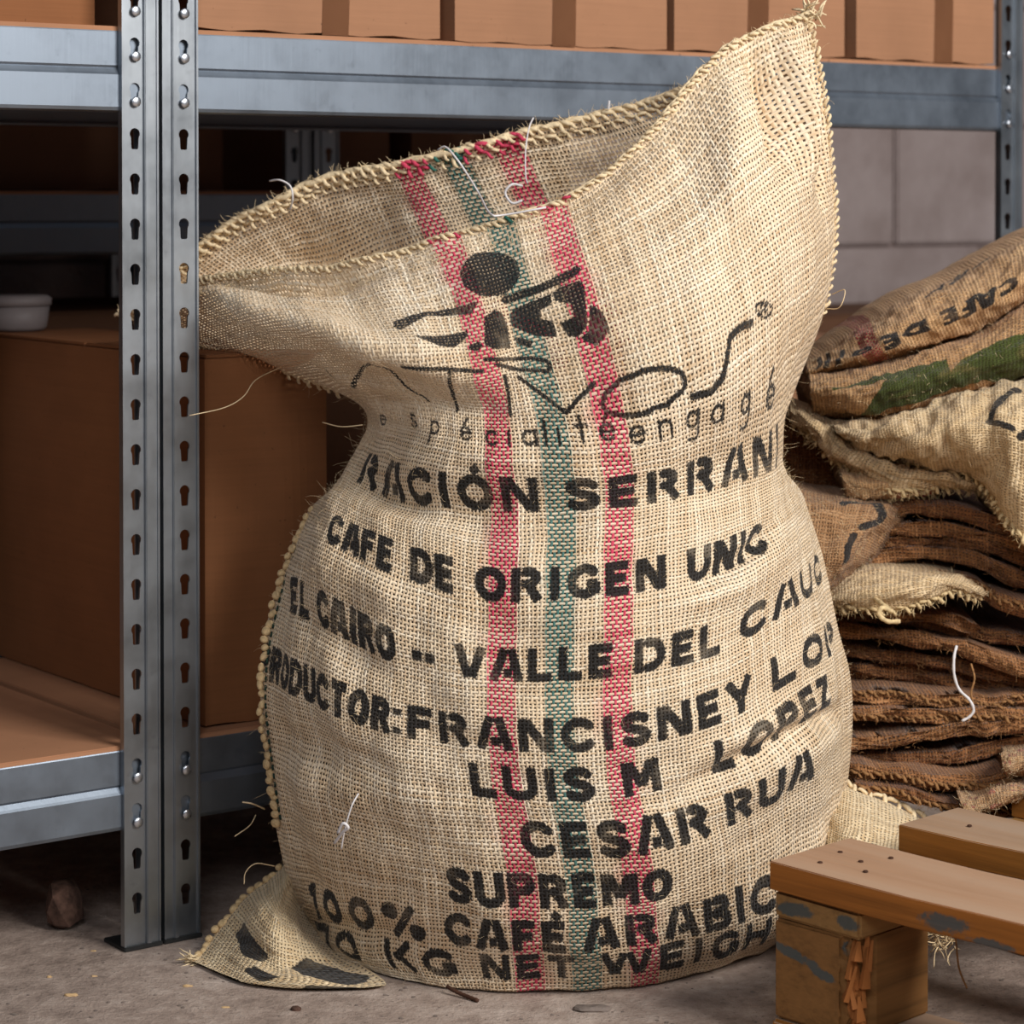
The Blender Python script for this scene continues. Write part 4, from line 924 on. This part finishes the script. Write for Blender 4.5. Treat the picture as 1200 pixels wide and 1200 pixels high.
rp, Pp_, _ = bag('pale plump folded sack drooping at the right, a black curved letter on its side',
    [[(972, 492, 2.36), (1030, 484, 2.35), (1080, 472, 2.35), (1140, 452, 2.34), (1200, 442, 2.34), (1290, 432, 2.34)],
     [(975, 498, 2.31), (1030, 494, 2.28), (1080, 482, 2.26), (1140, 464, 2.25), (1200, 456, 2.24), (1290, 450, 2.24)],
     [(980, 506, 2.29), (1030, 512, 2.25), (1082, 508, 2.22), (1142, 500, 2.21), (1200, 505, 2.19), (1290, 520, 2.19)],
     [(985, 512, 2.30), (1032, 528, 2.27), (1085, 535, 2.24), (1146, 545, 2.23), (1196, 565, 2.18), (1290, 590, 2.18)],
     [(988, 516, 2.33), (1034, 536, 2.31), (1088, 550, 2.28), (1152, 566, 2.27), (1194, 628, 2.19), (1290, 660, 2.19)]], m_pale, seed=61, ink_fn=ink_c, rim=[(-1, 0, 'p')], rough=.003)
bag('torn pale sack flap with frayed rim hanging over a dark hollow in the pile',
    [[(925, 470, 2.36), (965, 485, 2.35), (1000, 512, 2.34), (1050, 535, 2.33), (1110, 548, 2.33), (1160, 560, 2.33)],
     [(926, 480, 2.34), (962, 498, 2.31), (998, 525, 2.30), (1050, 548, 2.28), (1110, 556, 2.28), (1160, 566, 2.29)],
     [(928, 490, 2.34), (958, 512, 2.31), (988, 538, 2.30), (1045, 560, 2.27), (1108, 564, 2.27), (1160, 572, 2.29)],
     [(930, 498, 2.36), (956, 518, 2.33), (986, 546, 2.33), (1040, 574, 2.28), (1106, 572, 2.29), (1160, 578, 2.31)]], m_pale, seed=71, rim=[(-1, 0, 'p')], rough=.003)
bag('dark sack added deep in the hollow of the pile to keep it dark, beside the coffee sack neck',
    [[(900, 490, 2.46), (960, 492, 2.44), (1020, 500, 2.44), (1100, 510, 2.44)], [(900, 540, 2.42), (960, 540, 2.40), (1020, 540, 2.40), (1100, 545, 2.40)], [(900, 600, 2.42), (960, 600, 2.40), (1020, 600, 2.40), (1100, 600, 2.40)], [(900, 640, 2.45), (960, 640, 2.43), (1020, 640, 2.43), (1100, 640, 2.43)]], m_brown2, seed=73, back=.1)  # added behind the hollow so that it reads dark
bag('ragged tan sack end sticking out beside the dark hollow',
    [[(984, 548, 2.33), (1010, 552, 2.32), (1050, 556, 2.32), (1100, 560, 2.32)], [(988, 560, 2.29), (1012, 566, 2.28), (1050, 564, 2.28), (1100, 566, 2.29)],
     [(992, 575, 2.29), (1015, 580, 2.28), (1048, 576, 2.28), (1100, 574, 2.29)], [(994, 584, 2.31), (1018, 588, 2.30), (1048, 584, 2.30), (1100, 580, 2.31)]], m_top, seed=75, rim=[(-1, 0, 'p')], back=.1)
def ink_t(ik, iv, lu, lv):
    for a in (((988, 590), (1032, 590)), ((1028, 592), (1033, 610)), ((1012, 616), (1030, 612)), ((1000, 630), (994, 642), (992, 656))): ik.stroke([iv(*p) for p in a], .0042)
bag('brown sack corner with thick black marks, standing against the coffee sack',
    [[(925, 570, 2.30), (965, 580, 2.30), (1000, 582, 2.30), (1045, 584, 2.31), (1075, 596, 2.32)],
     [(925, 590, 2.25), (965, 594, 2.25), (1000, 594, 2.25), (1036, 600, 2.27), (1050, 612, 2.29)],
     [(930, 640, 2.22), (960, 642, 2.22), (990, 642, 2.22), (1014, 640, 2.25), (1025, 644, 2.28)],
     [(938, 690, 2.22), (955, 690, 2.22), (975, 686, 2.23), (994, 676, 2.25), (1004, 676, 2.28)],
     [(942, 722, 2.25), (955, 724, 2.25), (968, 720, 2.25), (980, 712, 2.26), (990, 708, 2.28)]], m_mid, seed=81, ink_fn=ink_t)
Yl, Yr = 2.30, 2.26
lay = [  # label, edge points, thickness, material, hem
 ('thick brown folded sack directly under the dark hollow of the pile', [(1020, 612), (1065, 596), (1130, 603), (1200, 625), (1290, 650)], [.010, .014, .016, .016, .016], m_brown2, None),
 ('brown folded sack second below the dark hollow, its rolled edge nearly level', [(1015, 630), (1060, 620), (1130, 626), (1200, 640), (1290, 660)], [.008, .012, .013, .012, .012], m_brown, None),
 ('brown folded sack third below the dark hollow', [(1010, 640), (1070, 634), (1135, 638), (1200, 656), (1290, 684)], [.008, .011, .012, .013, .013], m_brown2, None),
 ('brown folded sack just above the pale fold with loose ends', [(1005, 655), (1070, 650), (1140, 656), (1200, 682), (1290, 710)], [.010, .014, .014, .016, .016], m_brown, None),
 ('brown sack whose fold slopes down at the right beside the pale fold', [(1100, 675), (1150, 692), (1180, 708), (1290, 735)], [.008, .014, .017, .018], m_brown, 9),
 ('thin dark sack pressed beneath the pale fold', [(975, 720), (1040, 728), (1100, 736), (1150, 744), (1200, 752), (1290, 766)], [.007, .009, .010, .012, .012, .012], m_brown2, None),
 ('brown sack ending in a blunt corner under the yellow cord end', [(1010, 716), (1060, 722), (1110, 728), (1148, 738)], [.010, .011, .011, .011], m_brown, None),
 ('long brown sack edge sloping down rightwards above the white string', [(980, 738), (1040, 746), (1100, 754), (1150, 768), (1200, 786), (1290, 806)], [.009, .011, .013, .016, .018, .018], m_brown, None),
 ('dark sack fold behind the top of the white string', [(985, 762), (1040, 770), (1110, 778), (1200, 800), (1290, 812)], [.012, .012, .012, .012, .012], m_brown2, None),
 ('recessed dark folded sack behind the middle of the white string', [(985, 786), (1040, 790), (1110, 794), (1200, 808), (1290, 822)], [.014, .016, .016, .012, .012], m_brown2, None),
 ('olive brown sack with a plaited hem, lying level behind the foot of the white string', [(995, 814), (1050, 818), (1110, 822), (1160, 826), (1200, 822), (1290, 828)], [.010, .011, .012, .012, .012, .012], m_brown, 9),
 ('olive brown sack with a looped hem, below the plaited one', [(995, 838), (1050, 838), (1110, 840), (1160, 838), (1200, 840), (1290, 848)], [.012, .013, .013, .013, .013, .012], m_brown, 11),
 ('reddish brown folded sack with a curled end, fourth from the bottom of the pile', [(992, 872), (1040, 870), (1090, 862), (1135, 852), (1160, 856), (1200, 850), (1290, 846)], [.011, .012, .012, .012, .015, .016, .016], m_brown, None),
 ('dark folded sack third from the bottom, under the curled end', [(992, 892), (1040, 892), (1090, 892), (1140, 884), (1200, 872), (1290, 866)], [.010, .012, .012, .012, .012, .012], m_brown2, None),
 ('brown folded sack with rough hem, second from the bottom', [(990, 904), (1040, 908), (1090, 918), (1150, 920), (1200, 914), (1290, 906)], [.012, .013, .014, .014, .012, .012], m_brown, 10),
 ('shaded sack at the very bottom, under the rough hem', [(998, 922), (1050, 930), (1090, 940), (1130, 950), (1200, 950), (1290, 950)], [.009, .010, .010, .010, .010, .010], m_brown2, 10)]
for k, (lb, ed, th, mt, hm) in enumerate(lay):
    yo = [.0, .0, .004, -.004, -.025, .012, -.008, -.006, .02, .035, .0, -.006, -.008, .01, -.02, -.03][k]
    pts = []
    for (x, y) in ed:
        Y = Yl+(Yr-Yl)*(x-980)/310+yo-.08*max(0, (y-700)/250)
        pts.append((x, y, Y))
    slab(lb, pts, th, mt, seed=100+k*7, hem=hm, rough=.0036)
rf, Pf_, of_ = bag('pale folded sack with loose ends, halfway down the pile',
    [[(975, 690, 2.27), (1005, 668, 2.27), (1050, 664, 2.27), (1100, 667, 2.27), (1135, 678, 2.27), (1160, 694, 2.27)],
     [(973, 698, 2.22), (1005, 678, 2.22), (1050, 674, 2.21), (1100, 674, 2.21), (1132, 682, 2.22), (1158, 696, 2.23)],
     [(973, 706, 2.21), (1005, 696, 2.19), (1050, 694, 2.18), (1095, 686, 2.19), (1125, 688, 2.20), (1152, 699, 2.22)],
     [(974, 713, 2.22), (1005, 714, 2.20), (1055, 715, 2.19), (1092, 703, 2.20), (1118, 692, 2.21), (1148, 702, 2.23)]], m_pale, seed=91, rim=[(-1, 0, 'p')], back=.2)
def thr2(pix, rad, mat, name, label, cat):
    c = W(*np.array(pix, float).T); q = cubic(np.linspace(0, 1, len(c)), c, np.linspace(0, 1, 30))
    v, f = tube(q, rad*(1+.12*np.sin(np.arange(30)*2.1)), 7); o = mesh_np(name, v, f, mat); return tag(o, label, cat)
thr2([(1018, 696, 2.20), (1034, 708, 2.17), (1044, 716, 2.165), (1034, 712, 2.16), (1030, 720, 2.16), (1040, 728, 2.16), (1055, 728, 2.16)], .0022, m_hemp, 'cord', 'short yellowish cord end curling under the pale folded sack', 'cord')
thr2([(1121, 757, 2.17), (1118, 770, 2.165), (1118, 790, 2.165), (1124, 808, 2.165), (1136, 820, 2.16), (1141, 832, 2.16), (1136, 840, 2.16), (1127, 845, 2.16)], .0013, m_white, 'string', 'white string hanging down the front of the folded sacks', 'string')
thr2([(1138, 778, 2.18), (1142, 795, 2.17), (1138, 812, 2.17), (1141, 825, 2.17)], .0009, m_hem2, 'string', 'thin brown strand hanging right behind the white string', 'string')
bag('pale speckled sack hem folded down over the pallet deck at the bottom of the pile',
    [[(1120, 925, 2.20), (1150, 922, 2.20), (1200, 914, 2.20), (1290, 905, 2.20)], [(1125, 940, 2.13), (1152, 932, 2.13), (1200, 922, 2.13), (1290, 912, 2.13)],
     [(1132, 955, 2.11), (1156, 946, 2.11), (1200, 930, 2.11), (1290, 918, 2.11)], [(1140, 962, 2.12), (1160, 952, 2.12), (1200, 936, 2.12), (1290, 925, 2.12)]], m_dots, seed=95, back=.15)
bag('small speckled sack end poking out at the right edge of the pile',
    [[(1176, 880, 2.22), (1200, 875, 2.22), (1290, 872, 2.22)], [(1174, 892, 2.15), (1200, 886, 2.15), (1290, 882, 2.15)], [(1178, 906, 2.15), (1200, 904, 2.15), (1290, 900, 2.15)], [(1182, 912, 2.18), (1200, 910, 2.18), (1290, 906, 2.18)]], m_dots, seed=96, back=.12)

# ------------------------------------------------------------------ the pallet
PA = math.radians(-45.8); PO = Vector((.199, 1.904, 0))
pal = empty('pallet', 'worn wooden pallet at the lower right corner, overhead light painted pale on its top, carrying the folded sacks', 'pallet', PO, PA)
def plank(nm, dims, mat, seed=0, bev=.0025, cuts=14):
    x0, x1, y0, y1, z0, z1 = dims; bm = bmesh.new(); add_box(bm, x0, x1, y0, y1, z0, z1, bev=bev)
    r = random.Random(seed)
    bmesh.ops.subdivide_edges(bm, edges=[e for e in bm.edges if e.calc_length() > .06], cuts=cuts, use_grid_fill=True)
    for v in bm.verts:
        v.co += Vector((r.uniform(-1, 1)*.0002, .0006*math.sin(v.co.x*31+seed)+r.uniform(-1, 1)*.0002, .0006*math.sin(v.co.x*23+seed*2)))
    return bm_obj(nm, bm, mat, pal)
DL = 1.0
for k, (y0, y1) in enumerate([(0, .099), (.164, .246), (.325, .42), (.50, .58), (.66, .76)]): plank('deck_board', (0, DL, y0, y1, .122, .144), m_woodd if k == 0 else m_wood, seed=k+1, bev=.0007)
for k, x0 in enumerate((0, .45, DL-.085)): plank('stringer_board', (x0+.001, x0+.085, .004, .756, .100, .1212), wood('pallet_stringer_wood', C(150, 112, 66), axis=1, blue=BLUEM) if k == 0 else m_woodb, seed=20+k)
for y0 in (.0, .33, .66):
    for x0 in (0, .45, DL-.085):
        y1 = y0+.098
        bm = bmesh.new(); add_box(bm, x0+.001, x0+.080, y0+.005, y1, .0225, .0992, bev=.002)
        bmesh.ops.subdivide_edges(bm, edges=[e for e in bm.edges if e.calc_length() > .02], cuts=10, use_grid_fill=True)
        r = random.Random(int(x0*100+y0*10))
        for v in bm.verts:
            if v.co.x > x0+.070 and v.co.y < y0+.03: v.co.x -= (.004+.006*abs(math.sin(v.co.z*160+3)))*(1-max(0, v.co.y-y0-.005)/.03); v.co.y += r.uniform(0, .003)
        bm_obj('block', bm, m_woodbb if (x0 == 0 and y0 == 0) else m_woodb, pal)
for k, y0 in enumerate((.0, .33, .66)): plank('bottom_board', (0, DL, y0+.002, y0+.10, 0.0005, .022), m_wood, seed=40+k)
# splinters on the broken corner of the front block
r = random.Random(3)
for k in range(26):
    z = r.uniform(.026, .095); x = .076+r.uniform(-.004, .006); y = .006+r.uniform(-.001, .016); L_ = r.uniform(.012, .032)
    bm = bmesh.new(); add_box(bm, -.0042, .0042, -.0022, .0022, -L_/2, L_/2)
    for v in bm.verts:
        if v.co.z > 0: v.co.x *= .25; v.co.y *= .4
    o = bm_obj('splinter', bm, m_split, pal); o.location = (x, y, z); o.rotation_euler = (r.uniform(-.25, .25), r.uniform(-.25, .25), r.uniform(0, 3))
# nail holes on the deck
m_dark = plain('rusty_nail', C(70, 44, 30), .8)
for (x, y) in ((.03, .025), (.05, .05), (.022, .06), (.07, .03), (.045, .2), (.12, .22), (.06, .075)):
    bm = bmesh.new(); bmesh.ops.create_cone(bm, cap_ends=True, segments=10, radius1=.0022, radius2=.0018, depth=.001, matrix=Matrix.Translation((x, y, .1447))); bm_obj('nail_head', bm, m_dark, pal)
# ------------------------------------------------------------------ small things on the floor
def pebble(name, px, py, sx, sy, sz, mat, label, cat, seed, group=None):
    Y = H*F/(py-228); bm = bmesh.new(); bmesh.ops.create_icosphere(bm, subdivisions=2, radius=1); r = random.Random(seed)
    for v in bm.verts:
        k = 1+.25*math.sin(v.co.x*3+seed)+r.uniform(-.12, .12); v.co = Vector((v.co.x*sx*k, v.co.y*sy*k, max(v.co.z, -.6)*sz*k))
    zmin = min(v.co.z for v in bm.verts)
    for v in bm.verts: v.co.z -= zmin
    o = bm_obj(name, bm, mat); o.location = ((px-600)/F*Y, Y, -.0005); return tag(o, label, cat, group)
m_stone = plain('grey_stone', C(120, 108, 100), .8, var=.3, scale=90); m_husk = plain('dry_husk', C(196, 164, 120), .8, var=.2); m_fluff = plain('dust_lump', C(84, 62, 52), 1, var=.5, scale=120)
pebble('dust_lump', 74, 1090, .022, .02, .022, m_fluff, 'brown lump of dust and fibres lying under the lower shelf', 'dust', 2)
pebble('stone', 693, 1190, .013, .008, .003, m_stone, 'flat dark grey stone chip on the floor in front of the sack', 'stone', 5)
for k, (x, y, s, lb) in enumerate([(218, 1162, .004, 'small pale husk on the floor below the sack corner'), (80, 1173, .005, 'flat pale husk on the floor near the left edge'), (106, 1120, .0025, 'tiny pale crumb on the floor below the dust lump'),
        (176, 1104, .003, 'pale crumb at the foot of the twin posts'), (345, 1190, .006, 'brown husk at the bottom edge left of the sack'), (55, 1151, .003, 'pale grit speck on the floor above the flat husk'), (108, 1150, .0025, 'brown grit speck on the floor beside the husks'), (262, 1187, .003, 'grey grit speck in front of the sack corner')]):
    pebble('husk', x, y, s, s*.5, s*.35, m_husk if k != 4 else m_fluff, lb, 'debris', 10+k)
rg = random.Random(12); gp = []
bm = bmesh.new()
for k in range(520):
    x = rg.uniform(-.5, .62); y = rg.uniform(1.88, 2.35); s = rg.uniform(.0005, .0017)
    bmesh.ops.create_icosphere(bm, subdivisions=1, radius=s, matrix=Matrix.Translation((x, y, s*.3)) @ Matrix.Diagonal((1.3, 1, .5, 1)))
tag(bm_obj('floor_grit', bm, m_stone), 'fine grit scattered over the concrete floor', 'grit', kind='stuff')
Yn = H*F/(1172-228)
nl = thr2([(524, 1166, 2.03), (532, 1171, 2.025), (545, 1177, 2.018), (560, 1183, 2.008)], .0017, m_dark, 'twig', 'dark bent twig on the floor under the front of the sack', 'twig')
nz_ = min((nl.matrix_world @ v.co).z for v in nl.data.vertices); nl.location.z -= nz_
# fluff and strands caught beneath the pallet edge
c = np.array(W(1098, 1100, 1.97)); n_ = 60; o = hairs('fibre_tuft', np.repeat(c[None], n_, 0)+RNG.randn(n_, 3)*np.array([.008, .004, .006]), RNG.randn(n_, 3)+np.array([0, -.2, .4]), .010+.01*RNG.rand(n_), .0006, m_fibre, None, np.zeros(3), curl=1.2)
tag(o, 'pale tuft of fibres caught beneath the front deck board', 'fibres')
thr2([(1118, 1080, 1.86), (1121, 1110, 1.862), (1124, 1135, 1.865), (1133, 1158, 1.87)], .0008, m_hem2, 'strand', 'brown jute strand hanging beneath the front deck board', 'strand')
